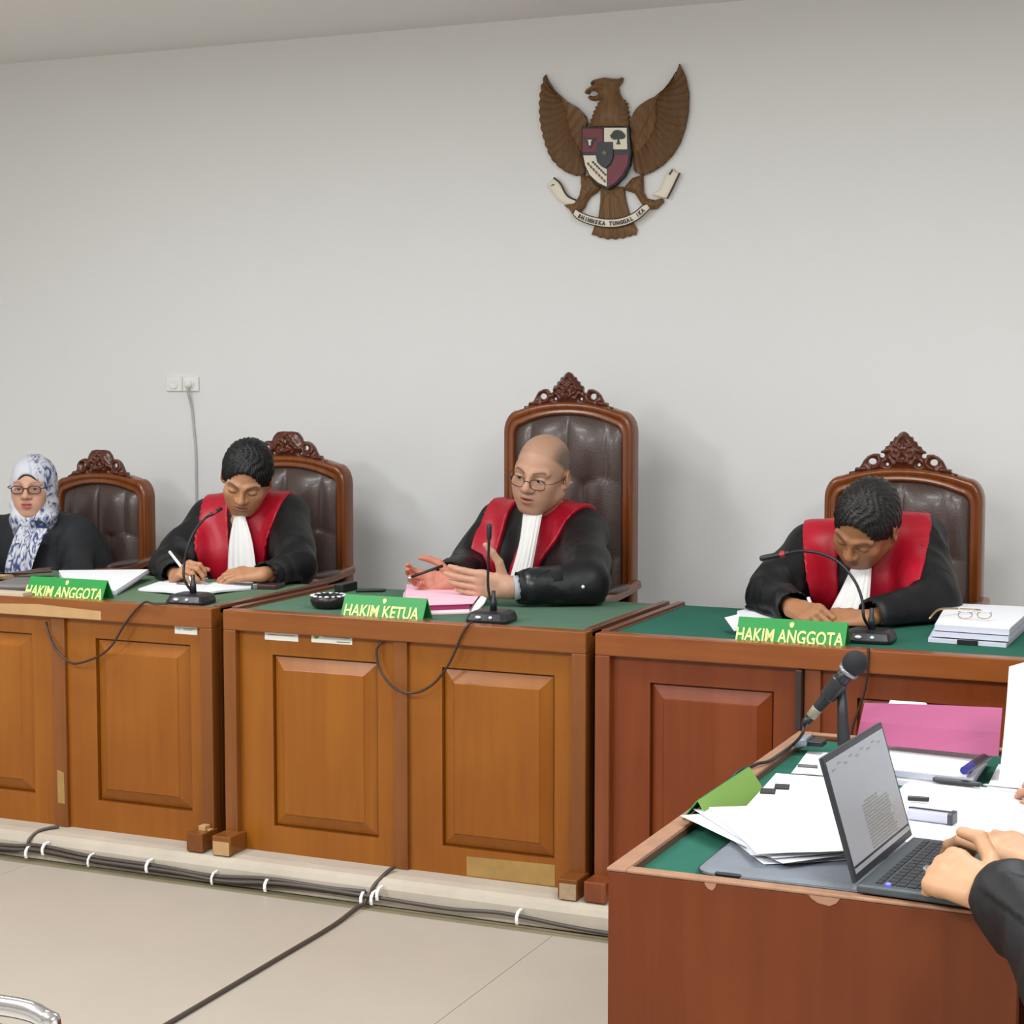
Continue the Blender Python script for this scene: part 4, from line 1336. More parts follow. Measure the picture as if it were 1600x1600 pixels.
# spectacles lying folded on that stack
gl = thing('spectacles', (*gz(1500, 958, zz), zz), 'gold-rimmed spectacles lying on the document stack of the right desk', 'glasses')
M_goldw = mat('gold_wire', '#b59a72', 0.25, metal=0.9)
p = lambda x, y, Y: at(x, y, Y)
Yg = 5.02
MB().tube(spline([p(1452, 967, Yg - 0.02), p(1460, 957, Yg), p(1468, 952, Yg + 0.02), p(1480, 951, Yg + 0.05), p(1496, 951, Yg + 0.1)], 6), 0.0032, 7).build('temple', M_goldw, gl, smooth=True)
MB().tube(spline([p(1496, 951, Yg + 0.1), p(1520, 952, Yg + 0.12), p(1532, 953, Yg + 0.1)], 6), 0.002, 6).build('temple', M_goldw, gl, smooth=True)
MB().tube(spline([p(1497, 956, Yg), p(1515, 955.5, Yg), p(1538, 955.5, Yg), p(1550, 957, Yg)], 6), 0.0022, 6).build('brow_bar', M_chrome, gl, smooth=True)
for cx_ in (1508, 1538):
    ring = [p(cx_ + 11 * math.cos(a), 961 + 5.5 * math.sin(a), Yg - 0.01 * math.sin(a)) for a in np.linspace(0, 2 * PI, 17)]
    MB().tube(ring, 0.0014, 5, cap=False).build('rim', M_goldw, gl, smooth=True)

# ------------------------------------------------------------------ chrome chair in the near left corner
ch = thing('stacking_chair', (-1.6, 1.75, 0), 'blue chair with a chrome tube back, cut off by the lower left corner', 'chair')
Yb = 1.66
xr = at(84, 1600, Yb)[0]
pt = lambda x, y: at(x, y, Yb)
zt_ = pt(0, 1575)[2]
xl = xr - 0.46
side = [(xr - 0.015, Yb + 0.02, 0.40), (xr, Yb, 0.70), pt(80, 1604), pt(72, 1594), pt(55, 1583), pt(30, 1576), pt(0, 1571)]
top = spline(side, 6)
mirror = [np.array([xl + xr - q_[0], q_[1], q_[2]]) for q_ in reversed(top)]
MB().tube([*top, *mirror], 0.0125, 10).build('back_tube', M_chrome, ch, smooth=True)
G = [[(xl + 0.02 + (xr - xl - 0.04) * u, Yb + 0.004 + 0.03 * math.sin(PI * u), z) for u in np.linspace(0, 1, 9)] for z in (0.5, 0.6, 0.7, zt_ - 0.026)]
MB().slab(G, (0, -0.02, 0)).build('back_pad', mat('navy_vinyl', '#14163f', 0.45), ch, smooth=False, bevel=0.004)
MB().box((xl + 0.03, Yb + 0.02, 0.42), (xr - 0.03, Yb + 0.44, 0.47)).build('seat', mat('navy_seat', '#14163f', 0.45), ch, bevel=0.015)
for x in (xl + 0.01, xr - 0.01):
    MB().tube(spline([(x, Yb + 0.02, 0.42), (x, Yb + 0.2, 0.41), (x, Yb + 0.42, 0.40), (x, Yb + 0.46, 0.36), (x, Yb + 0.47, 0.0)], 5), 0.011, 8).build('leg', M_chrome, ch, smooth=True)
    MB().tube([(x, Yb + 0.02, 0.42), (x, Yb - 0.05, 0.0)], 0.011, 8).build('leg', M_chrome, ch, smooth=True)
# ------------------------------------------------------------------ things on the foreground bench
ZB = BZ - 0.0134
M_sleeve = mat('grey_sleeve', '#6d737b', 0.6, var=0.15, vscale=20, bump=0.15, bscale=200)
M_dark = mat('dark_laptop', '#23262b', 0.4)
M_deck = mat('laptop_deck', '#3a4145', 0.45)
M_key = mat('laptop_key', '#1b1d21', 0.5)
M_scr = mat('laptop_screen', '#82858a', 0.25, emit=0.28)
M_scr2 = mat('screen_page', '#8d908f', 0.25, emit=0.30)
M_txt = mat('screen_text', '#6f726c', 0.3, emit=0.18)
M_led2 = mat('blue_led', '#4a48ff', 0.4, emit=3.0)


def flat_pt(p, z):
    return np.array([p[0], p[1], z])


def rounded(hx, hy, r, n=5):
    out = []
    for sx, sy, a0 in ((1, 1, 0), (-1, 1, 90), (-1, -1, 180), (1, -1, 270)):
        for i in range(n + 1):
            a = math.radians(a0 + 90 * i / n)
            out.append((sx * (hx - r) + r * math.cos(a), sy * (hy - r) + r * math.sin(a)))
    return out


# grey sleeve under the laptop
sl = thing('laptop_sleeve', (-0.68, 2.9, ZB), 'grey zipped laptop sleeve lying under the white papers and the laptop', 'sleeve')
R = rounded(0.215, 0.155, 0.035)
V = []
for s_, z in ((0.97, 0.0), (1.0, 0.004), (1.0, 0.010), (0.95, 0.0155)):
    V += [(-0.672 + x * s_, 2.90 + y * s_, ZB + z) for x, y in R]
n = len(R)
F = [(i * n + j, i * n + (j + 1) % n, (i + 1) * n + (j + 1) % n, (i + 1) * n + j) for i in range(3) for j in range(n)] + [tuple(range(3 * n, 4 * n)), tuple(range(n - 1, -1, -1))]
put('body', V, F, M_sleeve, sl, smooth=False)
MB().tube([(-0.672 + x * 1.005, 2.90 + y * 1.005, ZB + 0.008) for x, y in R + R[:1]], 0.0022, 6, cap=False).build('zip_piping', M_black, sl)
MB().obox((-0.83, 2.75, ZB + 0.009), (0.022, 0, 0), (0, 0.008, 0), (0, 0, 0.004)).build('zip_pull', M_black, sl, bevel=0.002)

# laptop
ZL = ZB + 0.0165
h0, h1 = onz(1336, 1384, ZL + 0.013), onz(1437, 1310, ZL + 0.013)
hd = unit((0.07, 1.0, 0.0))
h0 = h0 + [0, 0.008, 0]
LW = 0.325
bd = np.array([hd[1], -hd[0], 0])
lp = thing('laptop', h0 + hd * LW / 2 + bd * 0.11 - [0, 0, 0.013], 'open dark laptop showing a grey document page, under the typing hands', 'laptop')
c0 = h0 - [0, 0, 0.013]
base = MB().prism([c0, c0 + hd * LW, c0 + hd * LW + bd * 0.222, c0 + bd * 0.222], (0, 0, 0.013)).build('base', M_deck, lp, bevel=0.003)
ztop = ZL + 0.013
for r_ in range(6):
    for k in range(15):
        p_ = h0 + hd * (0.018 + 0.0206 * (k + 0.5) * (LW - 0.036) / 0.309) + bd * (0.030 + 0.0172 * r_)
        MB().obox(flat_pt(p_, ztop + 0.0008), hd * 0.0082, bd * (0.0072 if r_ else 0.005), (0, 0, 0.0008)).build('key', M_key, base)
MB().obox(flat_pt(h0 + hd * LW / 2 + bd * 0.18, ztop + 0.0003), hd * 0.055, bd * 0.033, (0, 0, 0.0004)).build('touchpad', M_dark, base)
MB().ball(flat_pt(h0 + hd * 0.020 + bd * 0.045, ztop + 0.0015), (0.005, 0.005, 0.0022), 10).build('power_light', M_led2, base, smooth=True)
su = unit(np.array([0, 0, 0.186]) - bd * 0.056)
SH = 0.2
nrm = np.cross(hd, su)
nrm = nrm if nrm @ bd > 0 else -nrm
s0 = h0 + [0, 0, 0.002]
lid = MB().prism([s0, s0 + hd * LW, s0 + hd * LW + su * SH, s0 + su * SH], -nrm * 0.007).build('screen_lid', M_dark, lp, bevel=0.002)


def scr(u0, u1, v0, v1, d, m, name, parent=lid):
    q = [s0 + hd * LW * a + su * SH * b + nrm * d for a, b in ((u0, v0), (u1, v0), (u1, v1), (u0, v1))]
    return MB().prism(q, nrm * 0.0004).build(name, m, parent)


scr(0.028, 0.972, 0.06, 0.95, 0.0002, M_scr, 'screen')
scr(0.028, 0.972, 0.10, 0.118, 0.0007, M_dark, 'task_bar_edge')
b = MB()
rnd = random.Random(3)
for k in range(15):
    v = 0.50 - 0.026 * k
    u0, u1 = 0.36 + (0.05 if k == 0 else 0), (0.62 if k in (0, 1) else 0.76 + 0.05 * rnd.random())
    q = [s0 + hd * LW * a + su * SH * w_ + nrm * 0.0009 for a, w_ in ((u0, v), (u1, v), (u1, v + 0.013), (u0, v + 0.013))]
    b.prism(q, nrm * 0.0002)
for k in range(9):
    u0, v = 0.08 + 0.095 * k, 0.86 + 0.03 * (k % 2)
    q = [s0 + hd * LW * a + su * SH * w_ + nrm * 0.0009 for a, w_ in ((u0, v), (u0 + 0.05, v), (u0 + 0.05, v + 0.012), (u0, v + 0.012))]
    b.prism(q, nrm * 0.0002)
o = b.build('document_text', M_txt, lid)
o['kind'] = 'stuff'

# white papers fanned over the sleeve
def loose(c, w_, h_, ang, z, label, seed, curl=0.004, m=M_paper, group='loose white sheets on the bench'):
    rnd = random.Random(seed)
    ca, sa = math.cos(ang), math.sin(ang)
    X, Y = np.array([ca, sa]), np.array([-sa, ca])
    a1, a2 = rnd.random() * 6, rnd.random() * 6
    G = []
    for v in np.linspace(-0.5, 0.5, 6):
        row = []
        for u in np.linspace(-0.5, 0.5, 5):
            p_ = np.array(c) + X * w_ * u + Y * h_ * v
            row.append((*p_, z + curl * (0.5 + 0.5 * math.sin(3 * u + 4 * v + a1)) * (abs(u) + abs(v))))
        G.append(row)
    return tag(MB().slab(G, (0, 0, -0.0008)).build('paper_sheet', m, None, loc=(*c, z)), label, 'paper', group)


zp = ZB + 0.0175
loose((-0.795, 3.00), 0.215, 0.33, 0.62, zp, 'lowest white sheet of the fanned pile left of the laptop', 1)
loose((-0.785, 3.02), 0.215, 0.33, 0.42, zp + 0.004, 'second white sheet from the bottom of the fan beside the laptop', 2)
loose((-0.805, 2.985), 0.215, 0.33, 0.85, zp + 0.008, 'white sheet of the fan whose corner reaches over the green felt', 3)
loose((-0.80, 3.00), 0.215, 0.33, 0.72, zp + 0.012, 'white sheet near the top of the fanned pile', 4)
loose((-0.79, 2.99), 0.215, 0.33, 0.55, zp + 0.016, 'topmost white sheet of the fan left of the laptop', 5, 0.006)
pk = thing('paper_packet', (-0.86, 3.36, ZB), 'stapled printed sheets with black tabs behind the fanned white papers', 'papers')
for k, (cx_, cy_, an) in enumerate(((-0.825, 3.33, 0.12), (-0.82, 3.32, 0.2), (-0.835, 3.315, 0.08))):
    ca, sa = math.cos(an), math.sin(an)
    MB().obox((cx_, cy_, ZB + 0.004 + 0.006 * k), (0.1 * ca, 0.1 * sa, 0), (-0.15 * sa, 0.15 * ca, 0), (0, 0, 0.003)).build('sheet', M_paper if k else M_paper2, pk)
for (x, y) in ((1200, 1236), (1222, 1229)):
    p_ = onz(x, y, ZB + 0.021)
    MB().obox(p_, (0.014, 0.003, 0), (-0.004, 0.018, 0), (0, 0, 0.0012)).build('black_tab', M_black, pk)
p_ = onz(1262, 1197, ZB + 0.02)
MB().obox(p_, (0.02, 0.003, 0), (-0.003, 0.012, 0), (0, 0, 0.001)).build('grey_tab', M_steel, pk)
loose((-0.885, 3.66), 0.13, 0.22, 0.10, ZB + 0.002, 'white sheet lying under the microphone stand', 8, 0.001)

# lime name plate seen from behind, standing on the long rim
np_ = thing('nameplate', (-0.985, 3.25, BZ), 'lime green folded nameplate seen from behind on the rim of the foreground bench', 'nameplate')
def onx(px, py, x):
    d = ray(px, py)
    return EYE + d * (x / d[0])
e0, e1 = onx(1090, 1252, -0.978), onx(1170, 1199, -0.978)
lo = lambda e, dx, z: np.array([-0.978 + dx, e[1], z])
G = [[lo(e0, 0.032, ZB + 0.001), e0, lo(e0, -0.028, BZ + 0.001)], [lo(e1, 0.032, ZB + 0.001), e1, lo(e1, -0.028, BZ + 0.001)]]
MB().slab([[G[0][0], G[0][1]], [G[1][0], G[1][1]]], (0.0015, 0, 0.001)).build('rear_face', M_lime, np_)
MB().slab([[G[0][1], G[0][2]], [G[1][1], G[1][2]]], (-0.0015, 0, 0.001)).build('front_face', mat('nameplate_front_green', '#2c8a40', 0.45), np_)  # front face in a deeper green than the lime rear

# microphone on a short stand
YM = 3.636
mp0 = at(1320, 1195, YM)
ms = thing('microphone_stand', (mp0[0], YM, ZB), 'black hand microphone clipped to a short thick stand behind the laptop', 'microphone')
top_ = at(1315, 1072, YM)
MB().lathe([(0.0, 0), (0.046, 0), (0.046, 0.006), (0.036, 0.014), (0.016, 0.02), (0.0, 0.02)], (mp0[0], YM, ZB + 0.0055), (0, 0, 1), 28).build('base', M_black, ms, smooth=False)
MB().tube([(mp0[0], YM, ZB + 0.02), mp0 + (top_ - mp0) * 0.35, mp0 + (top_ - mp0) * 0.6, top_], [0.0145, 0.0135, 0.0115, 0.010], 14).build('pole', mat('stand_black', '#202325', 0.45), ms, smooth=True)
hc_, tail_ = at(1336, 1036, YM - 0.02), at(1273, 1112, YM - 0.01)
ax = unit(tail_ - hc_)
MB().tube([top_ + [0, 0, -0.006], hc_ + ax * 0.075], [0.010, 0.009], 10).build('clip_joint', M_black, ms)
MB().lathe([(0.0172, 0.048), (0.0195, 0.05), (0.0175, 0.094), (0.016, 0.096)], hc_, ax, 16).build('clip', M_black, ms, smooth=False)
mic = MB().lathe([(0.018, 0.022), (0.0165, 0.04), (0.0135, 0.09), (0.0115, 0.128), (0.0115, 0.130)], hc_, ax, 16).build('microphone_body', M_black, ms, smooth=True)
MB().ball(hc_, (0.0265, 0.0265, 0.0265), 20).build('windscreen', mat('foam_black', '#141517', 0.8, bump=0.4, bscale=500), mic, smooth=True)
MB().lathe([(0.021, 0.018), (0.0222, 0.020), (0.0222, 0.025), (0.021, 0.027)], hc_, ax, 20).build('silver_collar', M_steel, mic, smooth=True)
MB().lathe([(0.0115, 0.128), (0.0118, 0.13), (0.0112, 0.152), (0.0095, 0.153)], hc_, ax, 14).build('connector', mat('connector_grey', '#97907f', 0.4, metal=0.4), mic, smooth=True)
MB().lathe([(0.0095, 0.152), (0.0095, 0.170), (0.006, 0.180)], hc_, ax, 12).build('plug', M_black, mic, smooth=True)
cp = [hc_ + ax * 0.176, at(1253, 1148, YM - 0.02), onz(1238, 1164, BZ + 0.008), onz(1215, 1181, BZ + 0.0055), onz(1200, 1190, BZ + 0.0055), onz(1188, 1196, BZ + 0.006) + [-0.012, 0, 0], np.array([-1.032, 3.43, BZ - 0.01]), np.array([-1.034, 3.42, BZ - 0.1]), np.array([-1.036, 3.4, 0.4]), np.array([-1.04, 3.4, 0.01])]
MB().tube(spline(cp, 8), 0.0036, 8).build('cord', M_rubber, ms, smooth=True)
g = onz(1258, 1158, BZ + 0.012)
gc = thing('rim_clamp', (g[0], g[1], BZ), 'small grey and black clamp on the bench rim below the hand microphone', 'clamp')
MB().obox((g[0] - 0.004, g[1], BZ + 0.012), (0.014, 0, 0.004), (0, 0.03, 0), (0, 0, 0.0085)).build('grey_jaw', mat('clamp_grey', '#7d838d', 0.4), gc, bevel=0.003)
MB().obox((g[0] + 0.026, g[1], BZ + 0.011), (0.017, 0, 0.0), (0, 0.02, 0), (0, 0, 0.006)).build('black_jaw', M_black, gc, bevel=0.002)

# papers, files and pens right of the laptop
M_clear = mat('clear_plastic', '#c9cad8', 0.15, trans=0.35)
def stack(name, x0, x1, y0, y1, z0, layers, label, cat, sk=0.0):
    t = thing(name, ((x0 + x1) / 2, (y0 + y1) / 2, z0), label, cat)
    z = z0
    for k, (th, m_, nm, g_) in enumerate(layers):
        dx = 0.004 * ((k * 7) % 3 - 1)
        MB().prism([(x0 + g_ + dx, y0 + g_, z), (x1 - g_ + dx, y0 + g_ + sk, z), (x1 - g_ + dx + sk * 0.3, y1 - g_ + sk, z), (x0 + g_ + dx + sk * 0.3, y1 - g_, z)], (0, 0, th)).build(nm, m_, t)
        z += th
    return z


zt1 = stack('document_stack', -0.795, -0.575, 3.54, 3.80, ZB, ((0.010, M_paper2, 'bundle', 0), (0.008, M_paper, 'bundle', 0.003), (0.012, M_clear, 'clear_file', -0.003), (0.006, M_paper, 'bundle', 0.004)),
            'white documents in a clear file propping up the pink folder', 'documents', -0.02)
G = [[at(1337, 1160, 3.68), at(1448, 1171, 3.66), at(1560, 1182, 3.64)], [at(1344, 1127, 3.71), at(1453, 1137, 3.69), at(1563, 1145, 3.68)], [at(1351, 1098, 3.77), at(1458, 1101, 3.75), at(1566, 1106, 3.74)]]
tag(MB().slab(G, (0, 0.004, -0.001)).build('pink_folder', M_pink, None, loc=at(1448, 1171, 3.67)), 'bright pink folder leaning on the documents behind the laptop', 'folder')
G = [[at(1388, 1100, 3.79), at(1452, 1104, 3.78)], [at(1391, 1094, 3.80), at(1446, 1098, 3.79)]]
tag(MB().slab(G, (0, 0.003, -0.001)).build('paper_corner', M_paper, None, loc=at(1420, 1100, 3.79)), 'white paper corner showing above the pink folder', 'paper')
a, e = onz(1506, 1204, zt1 + 0.0095), onz(1545, 1180, zt1 + 0.0095)
mk = thing('marker_pens', a, 'dark blue marker pen lying right of the clear file', 'pen')
MB().tube([a, a + (e - a) * 0.3], [0.008, 0.009], 12).build('blue_cap', mat('marker_blue', '#1b1f78', 0.35), mk, smooth=False)
MB().tube([a + (e - a) * 0.3, e], [0.009, 0.009], 12).build('barrel', mat('marker_barrel', '#16171f', 0.35), mk, smooth=False)
stack('note_papers', -0.70, -0.37, 3.07, 3.53, ZB, ((0.006, M_paper2, 'sheet', -0.004), (0.004, M_paper, 'sheet', 0.0), (0.003, M_paper, 'sheet', 0.01)), 'handwritten white sheets spread right of the laptop screen', 'papers', 0.02)
loose((-0.46, 3.67), 0.19, 0.25, 0.05, ZB + 0.003, 'blank white sheet right of the clear file under the pink folder', 11, 0.003)
b = MB()
rnd = random.Random(5)
for k in range(13):
    for q in range(7):
        x, y = -0.585 + 0.026 * q + 0.006 * rnd.random(), 3.16 + 0.02 * k
        b.obox((x, y, ZB + 0.0134), (0.004 + 0.005 * rnd.random(), 0.0015, 0), (0, 0.0012, 0), (0, 0, 0.0003))
hw = b.build('handwriting', mat('pencil_line', '#b9bac4', 0.8), bpy.data.objects['note_papers'])
hw['kind'] = 'stuff'
for (p0, p1, r, lab, m_) in (((1458, 1218), (1533, 1226), 0.0055, 'black pen lying across the papers behind the laptop screen', M_black), ((1418, 1247), (1452, 1249), 0.005, 'black pen with its tip on the handwritten sheets', M_black),
                             ((1536, 1226), (1600, 1233), 0.0022, 'thin grey refill lying right of the black pen', M_steel)):
    a, e = onz(*p0, ZB + 0.021), onz(*p1, ZB + 0.021)
    tag(MB().tube([a, a + (e - a) * 0.05, a + (e - a) * 0.95, e], [r * 0.7, r, r, r * 0.7], 10).build('pen', m_, None, loc=a), lab, 'pen', 'pens on the bench')
a, e = onz(1424, 1270, ZB + 0.024), onz(1488, 1278, ZB + 0.024)
pc = thing('pen_case', a, 'clear grey plastic pen box with a dark end beside the laptop screen', 'pen case')
d = unit(e - a)
q_ = np.array([-d[1], d[0], 0])
MB().obox((a + e) / 2, d * 0.042, q_ * 0.016, (0, 0, 0.0095)).build('box', M_clear, pc, bevel=0.003)
MB().obox(e, d * 0.005, q_ * 0.017, (0, 0, 0.0105)).build('dark_end', mat('case_end', '#3a3a42', 0.35), pc, bevel=0.002)
MB().obox((a + e) / 2 + [0, 0, 0.0098], d * 0.042, q_ * 0.003, (0, 0, 0.001)).build('slider', M_black, pc)
# ------------------------------------------------------------------ people
M_skin = mat('skin', '#b98a6a', 0.5, attr='Col', spec=0.4)
_b = M_skin.node_tree.nodes['Principled BSDF']
_b.inputs['Subsurface Weight'].default_value = 0.12
_b.inputs['Subsurface Radius'].default_value = (1.0, 0.35, 0.2)
_b.inputs['Subsurface Scale'].default_value = 0.012
M_eye = mat('eye', '#e8e4de', 0.2, attr='Col')
M_robe = mat('black_robe', '#0b0c0e', 0.52, bump=0.8, bscale=18, spec=0.35)
M_cuff = mat('satin_cuff', '#161a1f', 0.32, bump=0.4, bscale=18)
M_redcl = mat('red_satin', '#a90f26', 0.42, bump=0.3, bscale=12, spec=0.4)
M_bib = mat('white_bib', '#dcdad6', 0.75, bump=0.15, bscale=300)
M_shirt = mat('shirt_grey', '#a3a7ad', 0.7)
M_hair = mat('black_hair', '#0b0b0c', 0.45, bump=0.7, bscale=9, stretch=(26, 6, 26))
M_hairg = mat('greying_hair', '#100e0e', 0.42, bump=0.8, bscale=9, stretch=(30, 6, 18), var=0.6, vscale=6, col2='#2c2725')
M_frame = mat('spectacle_frame', '#3a2c28', 0.3, metal=0.4)
M_lens = mat('spectacle_lens', '#ffffff', 0.02, trans=1.0, spec=0.3)
M_lens.node_tree.nodes['Principled BSDF'].inputs['IOR'].default_value = 1.02
M_jacket = mat('black_jacket', '#14171c', 0.7, bump=0.25, bscale=40)


def rot(yaw, pitch, roll):
    """head frame: x to the person's left (viewer's right), faces -y; yaw turns to +x, pitch nods down, roll tips to +x"""
    cy, sy, cp, sp, cr, sr = math.cos(yaw), math.sin(yaw), math.cos(pitch), math.sin(pitch), math.cos(roll), math.sin(roll)
    Rz = np.array([[cy, -sy, 0], [sy, cy, 0], [0, 0, 1]])
    Rx = np.array([[1, 0, 0], [0, cp, -sp], [0, sp, cp]])
    Ry = np.array([[cr, 0, sr], [0, 1, 0], [-sr, 0, cr]])
    return Rz @ Ry @ Rx


def rotd(c, yaw, pitch, roll):
    """as rot(), with yaw counted from facing the photographer"""
    to_cam = math.atan2(0 - c[0], c[1])
    return rot(to_cam + math.radians(yaw), math.radians(pitch), math.radians(roll))


class Head:
    def __init__(s, c, R, k):
        s.c, s.R, s.k = np.asarray(c, float), R, k

    def w(s, V):
        return np.asarray(V, float) @ s.R.T * s.k + s.c


def head_field(p):
    h = 0.0024
    f = Field((-0.105, -0.135, -0.20), (0.105, 0.125, 0.135), h)
    jw, ck, fat = p.get('jaw', 1.0), p.get('cheek', 1.0), p.get('fat', 0.0)
    f.ell((0, 0.014, 0.036), (0.076 + fat, 0.096, 0.086), 0.02)
    f.ell((0, -0.022, -0.028), (0.063 * ck + fat, 0.070, 0.086), 0.03)
    f.ell((0, -0.066, -0.091), (0.025 * jw, 0.020, 0.018), 0.028)
    for s in (-1, 1):
        f.cap((s * 0.053 * jw, 0.004, -0.052), (s * 0.023, -0.058, -0.092), 0.019 + fat, 0.016, 0.03)
        f.ell((s * 0.043, -0.062, -0.017), (0.024, 0.022, 0.020), 0.025)
        f.ell((s * 0.034, -0.060, -0.050), (0.022 + fat, 0.022, 0.026), 0.03)
        f.cap((s * 0.050, -0.069, 0.027), (s * 0.015, -0.0855, 0.026), 0.009, 0.0105, 0.014)
    f.cap((0, -0.086, 0.020), (0, -0.1085, -0.019), 0.0075, 0.0115, 0.013)
    f.ell((0, -0.1075, -0.0215), (0.0125, 0.012, 0.0105), 0.008)
    for s in (-1, 1):
        f.ell((s * 0.0145, -0.0965, -0.0255), (0.0088, 0.0115, 0.0078), 0.008)
        f.ell((s * 0.032, -0.101, 0.007), (0.0185, 0.0185, 0.0125), 0.012, 's')
        f.ell((s * 0.0325, -0.0755, 0.006), (0.0165, 0.0145, 0.0115), 0.006)
        f.ell((s * 0.0075, -0.1045, -0.0335), (0.0036, 0.006, 0.003), 0.003, 's')
    f.ell((0, -0.077, -0.056), (0.028, 0.018, 0.020), 0.02)
    for s in (-1, 1):
        f.chain([(s * 0.023, -0.084, -0.0545), (s * 0.009, -0.0945, -0.0505), (0, -0.0955, -0.0515)], [0.0035, 0.0055, 0.0052], 0.006)
        f.chain([(s * 0.019, -0.085, -0.0590), (s * 0.008, -0.0935, -0.0635), (0, -0.0945, -0.0640)], [0.0035, 0.0062, 0.0066], 0.006)
    f.chain([(-0.025, -0.088, -0.0565), (-0.008, -0.101, -0.0572), (0.008, -0.101, -0.0572), (0.025, -0.088, -0.0565)], [0.0014, 0.0024, 0.0024, 0.0014], 0.003, 's')
    if p.get('open_eyes'):
        for s in (-1, 1):
            f.ell((s * 0.0325, -0.0905, 0.0055), (0.0125, 0.006, 0.0042), 0.003, 's')
    if p.get('mouth_open'):
        f.ell((0, -0.098, -0.0572), (0.013, 0.012, 0.0034), 0.003, 's')
    if not p.get('no_ears'):
        for s in (-1, 1):
            Re = rot(s * 0.35, 0, 0)
            f.ell((s * 0.082 + s * fat, 0.014, -0.002), (0.0085, 0.0195, 0.032), 0.008, 'u', Re)
            f.ell((s * 0.090 + s * fat, 0.008, 0.002), (0.006, 0.010, 0.019), 0.004, 's', Re)
            f.ell((s * 0.078 + s * fat, 0.006, -0.028), (0.007, 0.009, 0.009), 0.006)
    f.cap((0, 0.026, -0.05), (0, 0.045, -0.19), 0.052 + fat, 0.057 + fat, 0.03)
    return f


def g3(V, c, r):
    c, r = np.asarray(c), np.asarray(r)
    return np.exp(-(((V - c) / r) ** 2).sum(1))


def head_colour(V, p):
    base = np.array(srgb(p['skin'])[:3])
    col = np.tile(base, (len(V), 1))

    def mix(c, a):
        nonlocal col
        a = np.clip(a, 0, 1)[:, None]
        col = col * (1 - a) + np.asarray(c) * a

    blush = np.array([base[0] * 1.02, base[1] * 0.78, base[2] * 0.72])
    for s in (-1, 1):
        mix(blush, 0.5 * g3(V, (s * 0.042, -0.07, -0.025), (0.022, 0.03, 0.02)))
        mix(blush, 0.6 * g3(V, (s * 0.082, 0.012, -0.002), (0.012, 0.03, 0.035)))
    mix(blush, 0.55 * g3(V, (0, -0.11, -0.022), (0.014, 0.02, 0.014)))
    mix(base * 0.55, p.get('beard', 0.0) * np.clip(g3(V, (0, -0.08, -0.085), (0.04, 0.04, 0.022)) + g3(V, (0, -0.1, -0.042), (0.026, 0.03, 0.009)), 0, 1))
    lip = np.array(srgb(p.get('lip', '#9a5a50'))[:3])
    front = (V[:, 1] < -0.075)
    for s in (-1, 1):
        mix(lip, 0.95 * front * np.clip(1.6 * g3(V, (s * 0.008, -0.094, -0.0515), (0.011, 0.02, 0.0042)), 0, 1))
        mix(lip, 0.95 * front * np.clip(1.6 * g3(V, (s * 0.007, -0.093, -0.0630), (0.012, 0.02, 0.0052)), 0, 1))
    mix(lip * 0.35, 0.8 * front * np.clip(1.4 * np.exp(-((V[:, 2] + 0.0572) / 0.0016) ** 2) * (np.abs(V[:, 0]) < 0.022), 0, 1))
    brow = np.array(srgb(p.get('brow', '#1d1714'))[:3])
    for s in (-1, 1):
        x = V[:, 0] * s
        arch = 0.0265 + 0.006 * np.sin(np.clip((x - 0.012) / 0.042, 0, 1) * PI * 0.75) - 0.10 * np.clip(x - 0.042, 0, 1)
        m_ = np.exp(-((V[:, 2] - arch) / 0.0042) ** 2) * np.clip((x - 0.010) / 0.005, 0, 1) * np.clip((0.057 - x) / 0.008, 0, 1) * (V[:, 1] < -0.045)
        mix(brow, p.get('browa', 0.85) * m_)
        lash_z = (-0.0015 if not p.get('open_eyes') else 0.0105) + (0.004 if not p.get('open_eyes') else -0.004) * ((x - 0.0325) / 0.015) ** 2
        m_ = np.exp(-((V[:, 2] - lash_z) / 0.0019) ** 2) * (np.abs(x - 0.0325) < 0.0165) * (V[:, 1] < -0.06)
        mix(np.array([0.02, 0.015, 0.012]), 0.85 * m_)
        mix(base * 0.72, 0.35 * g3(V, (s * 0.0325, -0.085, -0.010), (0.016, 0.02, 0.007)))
    if p.get('stubble'):
        t = np.clip((V[:, 2] - 0.052 + 0.9 * (V[:, 1] + 0.06) * -1) / 0.02, 0, 1)
        line = 0.086 - 0.85 * np.clip(V[:, 1] + 0.075, 0, 1)           # hairline drops towards the ears
        t = np.clip((V[:, 2] - line) / 0.014, 0, 1) * (V[:, 2] > -0.05)
        side = np.clip((np.abs(V[:, 0]) - 0.048) / 0.02, 0, 1)
        mix(np.array(srgb('#4c423c')[:3]), p['stubble'] * t * (0.22 + 0.78 * side))
    return col


